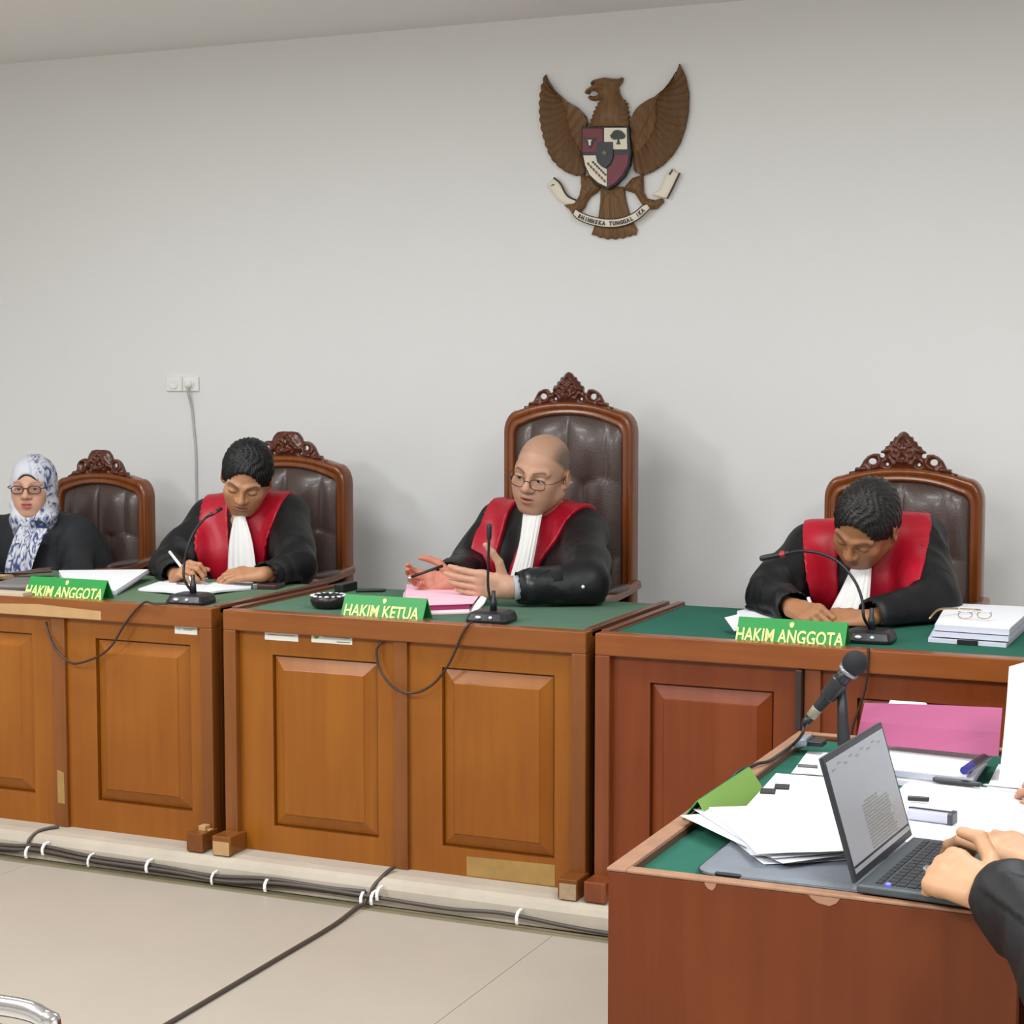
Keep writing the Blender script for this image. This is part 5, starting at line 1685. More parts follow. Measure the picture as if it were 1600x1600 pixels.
def hand_parts(W, d, n, side, curl, s=1.0, thumb=((0.45, 0.75, -0.3), (0.75, 0.45, -0.35), (0.9, 0.2, -0.3)), spread=0.10, fc=None):
    """capsules of a hand: wrist W, d wrist->knuckles, n out of the back of the hand, side +1 if the thumb lies along cross(d, n)"""
    d = unit(d)
    n = unit(np.asarray(n, float) - d * (np.asarray(n, float) @ d))
    l = side * np.cross(d, n)
    W = np.asarray(W, float)
    off = [0.029, 0.0095, -0.0100, -0.0280]
    ln = [0.086, 0.089, 0.085, 0.078]
    K = [W + (d * a + l * o) * s for a, o in zip(ln, off)]
    caps = []
    for k, o in zip(K, (0.014, 0.005, -0.006, -0.015)):
        caps.append((W + l * o * s, k, 0.0165 * s, 0.0112 * s, 0.014))
    for a, b_ in ((0, 1), (1, 2), (2, 3)):
        caps.append((K[a] - d * 0.012 * s, K[b_] - d * 0.012 * s, 0.0112 * s, 0.0112 * s, 0.010))
    L = [(0.043, 0.026, 0.021), (0.047, 0.029, 0.022), (0.043, 0.027, 0.021), (0.034, 0.021, 0.019)]
    rad = [(0.0098, 0.0088, 0.0080, 0.0066), (0.0100, 0.0090, 0.0081, 0.0067), (0.0095, 0.0086, 0.0078, 0.0064), (0.0085, 0.0076, 0.0069, 0.0058)]
    tips = []
    for i in range(4):
        p0, a = K[i], 0.0
        cu = (fc or {}).get(i, curl)
        sp = spread * (1.5 - i) / 1.5
        for j in range(3):
            a += cu[j]
            dd = unit((d + l * sp) * math.cos(a) - n * math.sin(a))
            p1 = p0 + dd * L[i][j] * s
            caps.append((p0, p1, rad[i][j] * s, rad[i][j + 1] * s, 0.0045))
            p0 = p1
        tips.append((p0, dd))
    p0 = W + (d * 0.020 + l * 0.022 - n * 0.006) * s
    for j, (tl, tr) in enumerate(zip((0.046, 0.034, 0.027), ((0.0155, 0.0118), (0.0112, 0.0100), (0.0098, 0.0075)))):
        c = thumb[j]
        dd = unit(d * c[0] + l * c[1] + n * c[2])
        p1 = p0 + dd * tl * s
        caps.append((p0, p1, tr[0] * s, tr[1] * s, 0.010 if j == 0 else 0.004))
        p0 = p1
    tips.append((p0, dd))
    return caps, tips, n


def limb_mesh(caps, h, flat=True):
    P = np.array([c[0] for c in caps] + [c[1] for c in caps])
    m = max(max(c[2], c[3]) for c in caps) + 0.015
    f = Field(P.min(0) - m, P.max(0) + m, h)
    for a, b_, ra, rb, k in caps:
        f.cap(a, b_, ra, rb, k)
    if flat:
        for q in DESKS:
            rest(f, *q)
    return f.mesh()


def join_meshes(L):
    V, F, Cc, o = [], [], [], 0
    for v, f, c in L:
        V.append(v)
        F.append(f + o)
        Cc.append(c)
        o += len(v)
    return np.concatenate(V), np.concatenate(F), np.concatenate(Cc)


def skin_var(V, base, tips=()):
    b_ = np.array(srgb(base)[:3])
    c = np.tile(b_, (len(V), 1))
    w_ = 0.5 + 0.5 * np.sin(V[:, 0] * 90 + 2 * np.sin(V[:, 2] * 70)) * np.sin(V[:, 1] * 80 + V[:, 2] * 60)
    c = c * (0.94 + 0.08 * w_)[:, None]
    for p, d in tips:
        a = np.exp(-(((V - p) / 0.011) ** 2).sum(1))[:, None] * 0.5
        c = c * (1 - a) + np.array([b_[0] * 1.08, b_[1] * 0.82, b_[2] * 0.78]) * a
    return c


def nails(root, hands, m):
    for tips, n in hands:
        for (p, d) in tips[:4]:
            if p[2] < (ZT if p[1] > 4.3 else BZ + 0.025) + 0.014:
                continue
            dn = unit(n - d * (n @ d))
            x = unit(np.cross(d, dn))
            MB().obox(p + dn * 0.0056 - d * 0.001, x * 0.0042, d * 0.0052, dn * 0.0008).build('fingernail', m, root, bevel=0.001)


M_nail = mat('fingernail', '#d0a493', 0.3)


def folds(V, F, amp, freq, seed):
    """cloth creases: soft ridges in a few wandering directions"""
    N = vnormals(V, F)
    r = np.random.RandomState(seed)
    d = np.zeros(len(V))
    for k in range(6):
        w_ = r.randn(3) * freq * (0.6 + 0.25 * k)
        w_[2] *= 0.4
        ph = V @ w_ + r.rand() * 6 + 1.8 * np.sin(V @ (r.randn(3) * freq * 0.45))
        d += (1 - 2 * np.abs(np.sin(ph * 0.5)) ** 0.7) * (1.0 - 0.1 * k)
    gate = 0.55 + 0.45 * np.sin(V @ (r.randn(3) * 9) + r.rand() * 6)
    return V + N * (amp * gate * d / 2.0)[:, None]


def eyes(hd, root, iris='#2a1a12', look=(0, 0)):
    for s in (-1, 1):
        b_ = MB().ball((0, 0, 0), 1.0, 20)
        U = np.array(b_.V)
        L = U * [0.0118, 0.0085, 0.0088] + [s * 0.0325, -0.0795, 0.0055]
        dx, dz = U[:, 0] - look[0], U[:, 2] - look[1]
        rr = np.sqrt(dx ** 2 + dz ** 2)
        col = np.tile(np.array(srgb('#cfc6bf')[:3]), (len(U), 1))
        col[(rr < 0.62) & (U[:, 1] < 0)] = srgb(iris)[:3]
        col[(rr < 0.28) & (U[:, 1] < 0)] = (0.005, 0.005, 0.005)
        put('eye', hd.w(L), b_.F, M_eye, root, smooth=True, col=col)


def spectacles(hd, root, rw, rh, r, m, dz=0.0, rimless=False):
    g_ = None
    rims = []
    for s in (-1, 1):
        pts = []
        for a in np.linspace(0, 2 * PI, 25):
            ca, sa = math.cos(a), math.sin(a)
            q = 0.75
            pts.append((s * 0.034 + rw * math.copysign(abs(ca) ** q, ca), -0.104 + 0.012 * abs(s * 0.034 + rw * ca) / 0.05 * 0.6, 0.002 + dz + rh * math.copysign(abs(sa) ** q, sa)))
        rims.append(pts)
    b_ = MB()
    b_.tube(hd.w(spline([(-0.034 + rw, -0.1015, 0.006 + dz), (0, -0.107, 0.010 + dz), (0.034 - rw, -0.1015, 0.006 + dz)], 5)), r, 6)
    g_ = b_.build('spectacles', m, root, smooth=True)
    for s, pts in zip((-1, 1), rims):
        MB().tube(hd.w(pts), r, 6, cap=False).build('rim', m, g_, smooth=True)
        MB().add(hd.w(pts[:-1]), [tuple(range(24))]).build('lens', M_lens, g_)
        MB().tube(hd.w(spline([(s * (0.034 + rw), -0.094, 0.007 + dz), (s * 0.077, -0.080, 0.010 + dz), (s * 0.082, -0.03, 0.010 + dz), (s * 0.083, 0.012, 0.012 + dz), (s * 0.084, 0.03, -0.01 + dz)], 5)), r, 6).build('temple', m, g_, smooth=True)
    return g_


def hair_cap(hd, root, m, p0, p1, gr=0.012, name='hair', carve=(0.064, -0.006), spikes=0.0022):
    """hair: the skull swollen by gr, cut back along a hairline plane through p0 (front) and p1 (nape)"""
    f = Field((-0.11, -0.14, -0.12), (0.11, 0.14, 0.15), 0.0026)
    f.ell((0, 0.014 + gr * 0.35, 0.036 + gr * 0.3), (0.0765 + gr * 0.8, 0.096 + gr, 0.086 + gr), 0.01)
    f.ell((0, 0.03, 0.0), (0.077 + gr * 0.5, 0.078 + gr * 0.6, 0.075), 0.02)
    f.ell((0, -0.118, carve[1]), (carve[0], 0.080, 0.076), 0.010, 's')
    for s in (-1, 1):
        f.ell((s * 0.088, 0.010, -0.018), (0.022, 0.026, 0.034), 0.008, 's')
    t = unit(np.array([0, p1[0] - p0[0], p1[1] - p0[1]]))
    f.plane((0, p0[0], p0[1]), np.array([0, t[2], -t[1]]), 0.012)
    V, F = f.mesh()
    N = vnormals(V, F)
    a = np.arctan2(V[:, 0], V[:, 1] + 0.02)
    V = V + N * (spikes * (np.sin(a * 41 + 60 * V[:, 2]) + 0.7 * np.sin(a * 73 - 30 * V[:, 1]) + 0.6 * np.sin(V[:, 0] * 330 + 5 * np.sin(V[:, 1] * 60))))[:, None]
    return put(name, hd.w(V), F, m, root, smooth=True)


def robe_field(J, h=0.0065):
    """torso first; arms are merged after the yoke has been lifted off"""
    P = np.array([J[k] for k in ('SL', 'SR', 'EL', 'ER', 'WL', 'WR', 'N', 'P')])
    f = Field(P.min(0) - [0.17, 0.30 if J.get('side') is None else 0.18, 0.46], P.max(0) + [0.17, 0.20, 0.14], h)
    SL, SR, N, Pv = (np.asarray(J[k], float) for k in ('SL', 'SR', 'N', 'P'))
    mid = (SL + SR) / 2
    x = unit((SR - SL) * [1, 1, 0])
    y = np.cross((0, 0, 1), x)
    R = np.stack([x, y, np.array([0, 0, 1.0])], 1)
    hw = np.linalg.norm(SR - SL) / 2
    b_ = J.get('bulk', 1.0)
    f.cap(SL, SR, 0.068, 0.068, 0.03)
    f.cap(N + [0, 0.01, 0.0], SL, 0.060, 0.062, 0.05)
    f.cap(N + [0, 0.01, 0.0], SR, 0.060, 0.062, 0.05)
    f.ell(mid * 0.85 + Pv * 0.15 + [0, 0, -0.04], (hw * 0.98, 0.125 * b_, 0.17), 0.06, 'u', R)
    f.ell(mid * 0.4 + Pv * 0.6, (hw * 1.12, 0.14 * b_, 0.24), 0.08, 'u', R)
    f.cap(Pv + [0, 0, 0.13], Pv + [0, 0, 0.15], hw * 0.95, hw * 1.0, 0.1)
    for q in (-1, 1):
        hip, knee = Pv + x * q * 0.10 + [0, 0, 0.04], Pv + x * q * 0.13 - y * 0.42 + [0, 0, 0.04]
        f.cap(hip, knee, 0.085, 0.075, 0.05)
        f.cap(knee, knee - y * 0.02 - [0, 0, 0.36], 0.075, 0.085, 0.04)
    return f, R, mid, hw


def arm_caps(f, S, E, W, w_=1.0, cuff=0.0, k=0.035):
    S, E, W = (np.asarray(v, float) for v in (S, E, W))
    f.cap(S, E, 0.068 * w_, 0.062 * w_, k)
    f.cap(E, W, 0.060 * w_, (0.050 + cuff) * w_, k)
    # loose cloth hanging under the forearm
    m = E * 0.55 + W * 0.45
    f.cap(E - [0, 0, 0.02], m - [0, 0, 0.018], 0.058 * w_, 0.052 * w_, 0.04)
    return f


def rest(f, x0, x1, y0, y1, z):
    """flatten whatever dips into the table top it rests on"""
    X, Y, Z = f.coords()
    e = np.maximum(np.maximum(Z - z, np.maximum(Y - y1, y0 - Y)), np.maximum(X - x1, x0 - X))
    f.d = np.maximum(f.d, -e).astype(np.float32)
    return f


DESKS = ((-9.0, 3.0, 4.0, 5.37, ZT + 0.002), (BX0, BX1 + 0.002, BY0 - 0.003, 4.0, BZ + 0.001), (-0.625, -0.375, 2.68, 3.06, ztop + 0.0025))


def skeleton_mesh(J, h=0.011):
    P = np.array([J[k] for k in ('SL', 'SR', 'EL', 'ER', 'WL', 'WR', 'N', 'P')])
    f = Field(P.min(0) - 0.14, P.max(0) + 0.14, h)
    a = {k: np.asarray(v, float) for k, v in J.items() if hasattr(v, '__len__')}
    f.cap(a['SL'], a['SR'], 0.05, 0.05, 0.03)
    f.cap(a['N'] + [0, 0.01, -0.06], a['P'] + [0, 0, 0.08], 0.10, 0.11, 0.06)
    f.cap(a['N'] + [0, 0.01, -0.06], a['N'] + [0, 0.0, 0.06], 0.06, 0.05, 0.04)
    for s in 'LR':
        f.cap(a['S' + s], a['E' + s], 0.045, 0.038, 0.02)
        f.cap(a['E' + s], a['W' + s], 0.036, 0.026, 0.02)
    for q in DESKS:
        rest(f, q[0], q[1], q[2], q[3], q[4] + 0.004)
    return f.mesh()


def drape(left, right, n=9, m=12, pleat=0.004, nrm=(0.5, -0.85, 0), k=4.0):
    """cloth hanging between two edge curves (lists of world points)"""
    L_, R_ = spline(left, 8), spline(right, 8)
    L_ = [np.array([np.interp(t, np.linspace(0, 1, len(L_)), [p[i] for p in L_]) for i in range(3)]) for t in np.linspace(0, 1, m)]
    R_ = [np.array([np.interp(t, np.linspace(0, 1, len(R_)), [p[i] for p in R_]) for i in range(3)]) for t in np.linspace(0, 1, m)]
    nrm = unit(nrm)
    G = []
    for j, (a, c) in enumerate(zip(L_, R_)):
        G.append([a + (c - a) * u + nrm * (0.014 * math.sin(PI * u) + pleat * math.sin(2 * PI * k * u) * (0.3 + 0.7 * j / m)) for u in np.linspace(0, 1, n)])
    return G


def judge(name, label, J, hd, hp, seed, hands, tone, tones=None):
    Pv = np.asarray(J['P'], float)
    root = thing(name, (Pv[0], Pv[1], ZK), label, 'person')
    # continuous body: head and neck, torso and arms, hands
    V, F = head_field(hp).mesh()
    pieces = [(hd.w(V), F, head_colour(V, hp))]
    sV, sF = skeleton_mesh(J)
    pieces.append((sV, sF, skin_var(sV, tone)))
    nl = []
    for (caps, tips, n) in hands:
        hV, hF = limb_mesh(caps, 0.0022)
        pieces.append((hV, hF, skin_var(hV, tones[len(nl)] if tones else tone, tips)))
        nl.append((tips, n))
    V, F, Cc = join_meshes(pieces)
    body = put('body', V, F, M_skin, root, smooth=True, col=Cc)
    nails(body, nl, M_nail)
    # robe
    f, R, mid, hw = robe_field(J)
    for q in 'LR':
        S_, E_ = np.asarray(J['S' + q], float), np.asarray(J['E' + q], float)
        f.cap(S_, S_ + (E_ - S_) * 0.9, 0.068 * J.get('arm', 1.0), 0.063 * J.get('arm', 1.0), 0.035)
        if J.get('side') is None:
            f.cap(S_ * 0.3 + E_ * 0.7, Pv + [0, 0.0, 0.22], 0.055, 0.10, 0.07)
    yf = f.copy()
    # V neck opening
    Nk = np.asarray(J['N'], float)
    arm_caps(f, J['SL'], J['EL'], J['WL'], J.get('arm', 1.0), J.get('cuff', 0.008))
    arm_caps(f, J['SR'], J['ER'], J['WR'], J.get('arm', 1.0), J.get('cuff', 0.008))
    hn = Nk - R[:, 1] * 0.06 + [0, 0, 0.035]
    f.ell(hn, (0.055, 0.07, 0.06), 0.01, 's')
    f.cap(Nk + [0, 0, 0.02], Nk + [0, 0, 0.16], 0.062, 0.075, 0.006, 's')
    for q in 'LR':                                                  # open sleeve ends
        W_, d_ = np.asarray(J['W' + q], float), unit(np.asarray(J['W' + q], float) - np.asarray(J['E' + q], float))
        f.cap(W_ + d_ * 0.012, W_ + d_ * 0.09, 0.041, 0.052, 0.006, 's')
    for q in DESKS:
        rest(f, *q)
    V, F = f.mesh()
    V2 = folds(V, F, 0.0075, 24, seed)
    on = (V[:, 2] < ZT + 0.012) & (V[:, 1] < 5.38) & (V[:, 2] > ZT - 0.02)
    V2[on] = V[on]
    put('robe', V2, F, M_robe, root, smooth=True)
    if 'yoke' in J:
        w0, w1, i0, i1, zt_, zb_ = J['yoke']
        X, Y, Z = yf.coords()
        u = (X - mid[0]) * R[0, 0] + (Y - mid[1]) * R[1, 0] + 0 * Z
        fr = (X - mid[0]) * R[0, 1] + (Y - mid[1]) * R[1, 1] + 0 * Z
        t = np.clip((zt_ - Z) / (zt_ - zb_), 0, 1.4)
        lean = J.get('yoke_lean', 0.0) * t
        outer = np.abs(u - lean) - (w0 + (w1 - w0) * t ** J.get('yoke_pow', 1.0))
        inner = (i0 + (i1 - i0) * t) - np.abs(u - lean - J.get('bib_off', 0.0))
        inner = np.where(fr < 0.05, inner, -1)
        outer2 = np.where(fr > 0.03, np.maximum(outer, (zt_ - 0.16) - Z), outer)
        d = np.maximum(yf.d - 0.012, np.maximum(outer2, inner))
        d = np.maximum(d, -(yf.d + 0.02))
        d = np.maximum(d, zb_ - 0.05 - Z)
        yf.d = d.astype(np.float32)
        yf.cap(Nk + [0, 0, 0.02], Nk + [0, 0, 0.16], 0.066, 0.08, 0.006, 's')
        V, F = yf.mesh()
        put('red_yoke', folds(V, F, 0.0032, 20, seed), F, M_redcl, root, smooth=True)
    if 'bib' in J:
        l_, r_ = J['bib']
        G = drape([at(*p) for p in l_], [at(*p) for p in r_], 21, 14, 0.0035, k=5)
        MB().slab(G, (-0.002, 0.004, 0)).build('white_bib', M_bib, root, smooth=True)
    return root, body


def cuff(root, E, W, r, L, m, over=0.0):
    """flared sleeve end"""
    E, W = np.asarray(E, float), np.asarray(W, float)
    d = unit(W - E)
    return MB().lathe([(r * 0.98, -L), (r * 1.04, -L * 0.5), (r * 1.05, over), (r * 0.9, over + 0.001), (r * 0.86, -L * 0.3)], W, d, 24).build('cuff', m, root, smooth=True)


def forearm(E, W, ra=0.036, rb=0.0235):
    E, W = np.asarray(E, float), np.asarray(W, float)
    return (E, W, ra, rb, 0.012)
def JJ(**k):
    out = {}
    for a, v in k.items():
        out[a] = at(*v) if isinstance(v, tuple) and len(v) == 3 and v[0] > 5 or (isinstance(v, tuple) and len(v) == 3 and v[2] > 4) else v
    return out


# ---- man writing at the left desk
TONE = '#b07f5c'
J = dict(SL=at(330, 812, 5.63), SR=at(450, 806, 5.67), EL=at(266, 884, 5.42), ER=at(464, 884, 5.44), WL=at(273, 898, 5.22), WR=at(420, 899, 5.26),
         N=at(387, 792, 5.64), P=np.array([-3.56, 5.765, 0.62]), bulk=1.0, yoke=(0.172, 0.108, 0.050, 0.012, 1.12, 0.80),
         bib=([(367, 800, 5.52), (358, 848, 5.49), (355, 906, 5.47)], [(380, 798, 5.52), (394, 846, 5.49), (402, 905, 5.47)]))
hc = at(385, 748, 5.53)
hd = Head(hc, rotd(hc, -6, 34, 9), 1.04)
Wl, Wr = at(276, 902, 5.17), at(410, 898, 5.22)
h1 = hand_parts(Wl, (0.72, -0.50, 0.42), (-0.35, -0.50, 0.75), -1, (0.75, 1.15, 0.6), 1.0, thumb=((0.5, 0.6, -0.6), (0.85, 0.1, -0.5), (0.9, -0.1, -0.4)))
h2 = hand_parts(Wr, (-0.95, -0.30, 0.02), (0.05, -0.40, 0.9), 1, (0.30, 0.40, 0.25), 1.0)
h1[0].append(forearm(J['EL'], Wl))
h2[0].append(forearm(J['ER'], Wr))
root, body = judge('person', 'man in black robe with red yoke, head bowed, writing in the open book', J, hd,
                   dict(skin=TONE, beard=0.25, browa=0.85, lip='#8a5546'), 1, (h1, h2), TONE)
hair_cap(hd, root, M_hair, (-0.088, 0.030), (0.10, -0.070), 0.012, carve=(0.069, 0.012))
a, e = at(265, 862, 5.17), at(303, 911, 5.10)
pn = thing('pen', a, 'white pen held by the man writing at the left desk', 'pen')
MB().tube([a, a + (e - a) * 0.9, e], [0.0052, 0.0052, 0.002], 10).build('barrel', M_white, pn, smooth=True)

# ---- bald man at the middle desk
TONE = '#b98f75'
J = dict(SL=at(782, 818, 5.80), SR=at(914, 828, 5.70), EL=at(736, 880, 5.68), ER=at(918, 908, 5.24), WL=at(704, 900, 5.26), WR=at(822, 917, 5.13),
         N=at(856, 812, 5.72), P=np.array([-2.38, 5.775, 0.62]), bulk=1.05, arm=1.02, yoke=(0.200, 0.118, 0.062, 0.034, 1.10, 0.82), yoke_lean=-0.045, bib_off=-0.02,
         bib=([(818, 797, 5.58), (811, 850, 5.53), (795, 908, 5.50)], [(848, 800, 5.58), (838, 852, 5.53), (828, 908, 5.50)]))
hc = at(846, 741, 5.62)
hd = Head(hc, rotd(hc, -24, 12, 10), 1.10)
Wl, Wr = at(712, 908, 5.22), at(796, 918, 5.10)
h1 = hand_parts(Wl, (-0.95, -0.28, -0.05), (0.15, 0.80, -0.45), -1, (0.45, 0.75, 0.5), 1.05, thumb=((0.6, 0.6, -0.4), (0.9, 0.3, -0.3), (0.95, 0.0, -0.4)), fc={0: (0.3, 0.7, 0.5), 3: (0.7, 0.8, 0.6)})
h2 = hand_parts(Wr, (-0.95, -0.26, 0.10), (-0.25, -0.90, -0.10), 1, (0.14, 0.20, 0.15), 1.16, thumb=((0.30, 0.95, 0.05), (0.60, 0.80, 0.1), (0.70, 0.72, 0.1)), spread=0.03)
h1[0].append(forearm(J['EL'], Wl))
h2[0].append(forearm(J['ER'], Wr, 0.046, 0.033))
root, body = judge('person', 'bald man in spectacles and black robe with red yoke, speaking with open hands', J, hd,
                   dict(skin=TONE, stubble=0.8, browa=0.8, open_eyes=True, mouth_open=True, lip='#a3655a', beard=0.12, jaw=1.1, fat=0.002), 2, (h1, h2), TONE, ('#c07a62', TONE))
eyes(hd, root, look=(-0.25, -0.1))
spectacles(hd, root, 0.0245, 0.0165, 0.0013, M_frame, dz=-0.004)
E_, W_ = np.asarray(J['ER']), np.asarray(J['WR'])
MB().lathe([(0.036, -0.04), (0.0395, 0.040), (0.037, 0.043), (0.034, 0.0)], W_, W_ - E_, 20).build('shirt_cuff', M_shirt, root, smooth=True)
MB().lathe([(0.060, -0.11), (0.0585, -0.02), (0.056, 0.006), (0.050, 0.008), (0.046, -0.02)], W_, W_ - E_, 22).build('satin_cuff', M_cuff, root, smooth=True)
MB().ball(at(911, 917, 5.10), 0.0055, 10).build('cuff_button', M_led, root, smooth=True)
a, e = at(636, 904, 5.10), at(692, 884, 5.16)
pn = thing('pen', a, 'black pen with a silver tip held by the bald man', 'pen')
MB().tube([a + (e - a) * 0.12, e], [0.0045, 0.005], 10).build('barrel', M_black, pn, smooth=True)
MB().tube([a, a + (e - a) * 0.14], [0.0025, 0.0045], 10).build('silver_tip', M_chrome, pn, smooth=True)

# ---- man bowed over the right desk
TONE = '#a06f4c'
J = dict(SL=at(1270, 858, 5.52), SR=at(1440, 846, 5.58), EL=at(1200, 928, 5.30), ER=at(1462, 940, 5.32), WL=at(1236, 948, 5.13), WR=at(1372, 962, 5.13),
         N=at(1372, 838, 5.54), P=np.array([-1.19, 5.765, 0.62]), bulk=1.05, arm=1.04, yoke=(0.195, 0.140, 0.055, 0.036, 1.06, 0.78), yoke_lean=-0.01, bib_off=-0.03,
         bib=([(1332, 884, 5.40), (1314, 922, 5.36), (1298, 952, 5.33)], [(1362, 884, 5.40), (1360, 920, 5.36), (1357, 956, 5.33)]))
hc = at(1352, 822, 5.38)
hd = Head(hc, rotd(hc, -20, 44, 16), 1.06)
Wl, Wr = at(1240, 950, 5.09), at(1352, 968, 5.09)
h1 = hand_parts(Wl, (0.80, -0.55, -0.10), (-0.25, -0.45, 0.85), -1, (0.65, 0.9, 0.5), 1.05, thumb=((0.5, 0.6, -0.55), (0.85, 0.2, -0.5), (0.9, 0.0, -0.4)))
h2 = hand_parts(Wr, (-0.97, -0.18, 0.0), (0.0, -0.50, 0.86), 1, (0.45, 0.65, 0.4), 1.05)
h1[0].append(forearm(J['EL'], Wl))
h2[0].append(forearm(J['ER'], Wr))
root, body = judge('person', 'dark-haired man in black robe with red yoke bowed low over the right desk', J, hd,
                   dict(skin=TONE, beard=0.3, browa=0.7, jaw=1.1, fat=0.003, lip='#84503f'), 3, (h1, h2), TONE)
hair_cap(hd, root, M_hairg, (-0.080, 0.036), (0.10, -0.068), 0.013, carve=(0.069, 0.018))
a, e = at(1263, 934, 5.09), at(1273, 962, 5.06)
pn = thing('pen', a, 'white pen held by the man bowed over the right desk', 'pen')
MB().tube([a, a + (e - a) * 0.9, e], [0.0052, 0.0052, 0.002], 10).build('barrel', M_white, pn, smooth=True)

# ---- woman in the headscarf
TONE = '#c79a80'
J = dict(SL=at(-8, 836, 5.74), SR=at(116, 836, 5.74), EL=at(-36, 905, 5.56), ER=at(122, 905, 5.58), WL=at(10, 918, 5.36), WR=at(70, 920, 5.38),
         N=at(55, 822, 5.74), P=np.array([-4.50, 5.775, 0.60]), bulk=1.0)
hc = at(52, 762, 5.64)
hd = Head(hc, rotd(hc, -17, 4, 0), 0.98)
hw1 = hand_parts(J['WL'], (0.5, -0.85, 0.0), (0, 0, 1), -1, (0.4, 0.5, 0.3), 0.92)
hw2 = hand_parts(J['WR'], (-0.5, -0.85, 0.0), (0, 0, 1), 1, (0.4, 0.5, 0.3), 0.92)
Pv = J['P']
root = thing('person', (Pv[0], Pv[1], ZK), 'woman in a white and blue headscarf, spectacles and black jacket, far left', 'person')
hp = dict(skin=TONE, open_eyes=True, no_ears=True, browa=0.5, lip='#a8514f', cheek=1.02)
V, F = head_field(hp).mesh()
pieces = [(hd.w(V), F, head_colour(V, hp))]
sV, sF = skeleton_mesh(J)
pieces.append((sV, sF, skin_var(sV, TONE)))
for caps, tips, n in (hw1, hw2):
    hV, hF = limb_mesh(caps, 0.0026)
    pieces.append((hV, hF, skin_var(hV, TONE, tips)))
V, F, Cc = join_meshes(pieces)
put('body', V, F, M_skin, root, smooth=True, col=Cc)
eyes(hd, root, look=(0.15, 0.0))
spectacles(hd, root, 0.0245, 0.0150, 0.0022, mat('brown_red_frame', '#4a1f20', 0.3), dz=0.002)
f, R, mid, hw = robe_field(J)
arm_caps(f, J['SL'], J['EL'], J['WL'], 0.98, 0.0)
arm_caps(f, J['SR'], J['ER'], J['WR'], 0.98, 0.0)
V, F = f.mesh()
put('jacket', folds(V, F, 0.0035, 22, 9), F, M_jacket, root, smooth=True)
# scarf: print of blue strokes on white
M_scarf = bpy.data.materials.new('printed_scarf')
M_scarf.use_nodes = True
nt = M_scarf.node_tree
pb = nt.nodes['Principled BSDF']
pb.inputs['Roughness'].default_value = 0.75
tc = nt.nodes.new('ShaderNodeTexCoord')
mp = nt.nodes.new('ShaderNodeMapping')
mp.inputs['Scale'].default_value = (30, 22, 13)
mp.inputs['Rotation'].default_value = (0.2, 0.5, 0.3)
nt.links.new(tc.outputs['Object'], mp.inputs['Vector'])
n1 = nt.nodes.new('ShaderNodeTexNoise')
n1.inputs['Scale'].default_value = 1.6
n1.inputs['Detail'].default_value = 2.5
n1.inputs['Distortion'].default_value = 1.6
nt.links.new(mp.outputs['Vector'], n1.inputs['Vector'])
at_ = nt.nodes.new('ShaderNodeAttribute')
at_.attribute_name = 'Col'
sub = nt.nodes.new('ShaderNodeMath')
sub.operation = 'MULTIPLY'
rp = nt.nodes.new('ShaderNodeValToRGB')
rp.color_ramp.elements[0].position, rp.color_ramp.elements[0].color = 0.46, (0, 0, 0, 1)
rp.color_ramp.elements[1].position, rp.color_ramp.elements[1].color = 0.60, (1, 1, 1, 1)
nt.links.new(n1.outputs['Fac'], rp.inputs['Fac'])
nt.links.new(rp.outputs['Color'], sub.inputs[0])
nt.links.new(at_.outputs['Fac'], sub.inputs[1])
mx = nt.nodes.new('ShaderNodeMix')
mx.data_type = 'RGBA'
nt.links.new(sub.outputs[0], mx.inputs['Factor'])
mx.inputs['A'].default_value = srgb('#c9cad2')
mx.inputs['B'].default_value = srgb('#3a4875')
nt.links.new(mx.outputs['Result'], pb.inputs['Base Color'])
f = Field((-0.125, -0.15, -0.22), (0.125, 0.15, 0.15), 0.003)
f.ell((0, 0.016, 0.034), (0.089, 0.110, 0.100), 0.02)
f.ell((0, 0.010, -0.05), (0.088, 0.092, 0.095), 0.04)
f.cap((0, 0.0, -0.10), (0, 0.03, -0.17), 0.080, 0.095, 0.05)
f.cap((-0.05, -0.045, -0.125), (0.06, -0.035, -0.120), 0.036, 0.034, 0.03)
f.ell((0, -0.125, -0.002), (0.060, 0.085, 0.077), 0.008, 's')
f.ell((0, -0.095, -0.045), (0.055, 0.045, 0.062), 0.015, 's')
V, F = f.mesh()
N = vnormals(V, F)
fo_ = np.sin(V[:, 2] * 70 + V[:, 0] * 60 + 2 * np.sin(V[:, 1] * 40)) + 0.6 * np.sin(V[:, 2] * 130 - V[:, 0] * 40)
V2 = V + N * (0.0026 * fo_ * np.clip((0.06 - V[:, 2]) / 0.08, 0.15, 1))[:, None]
side = np.clip((V[:, 0] + 0.5 * (V[:, 1] + 0.05) + 0.01) / 0.05, 0, 1) + np.clip((-0.09 - V[:, 2]) / 0.03, 0, 1)
put('headscarf', hd.w(V2), F, M_scarf, root, smooth=True, col=np.clip(side, 0, 1)[:, None] * np.ones(3))
f = Field((-0.09, -0.13, -0.12), (0.09, 0.05, 0.12), 0.003)
f.ell((0, 0.010, 0.030), (0.080, 0.100, 0.084), 0.02)
f.ell((0, -0.115, -0.012), (0.0555, 0.075, 0.078), 0.006, 's')
f.plane((0, 0.02, 0), (0, 1, 0))
f.plane((0, 0, -0.02), (0, 0, -1))
V, F = f.mesh()
put('under_cap', hd.w(V), F, M_black, root, smooth=True)
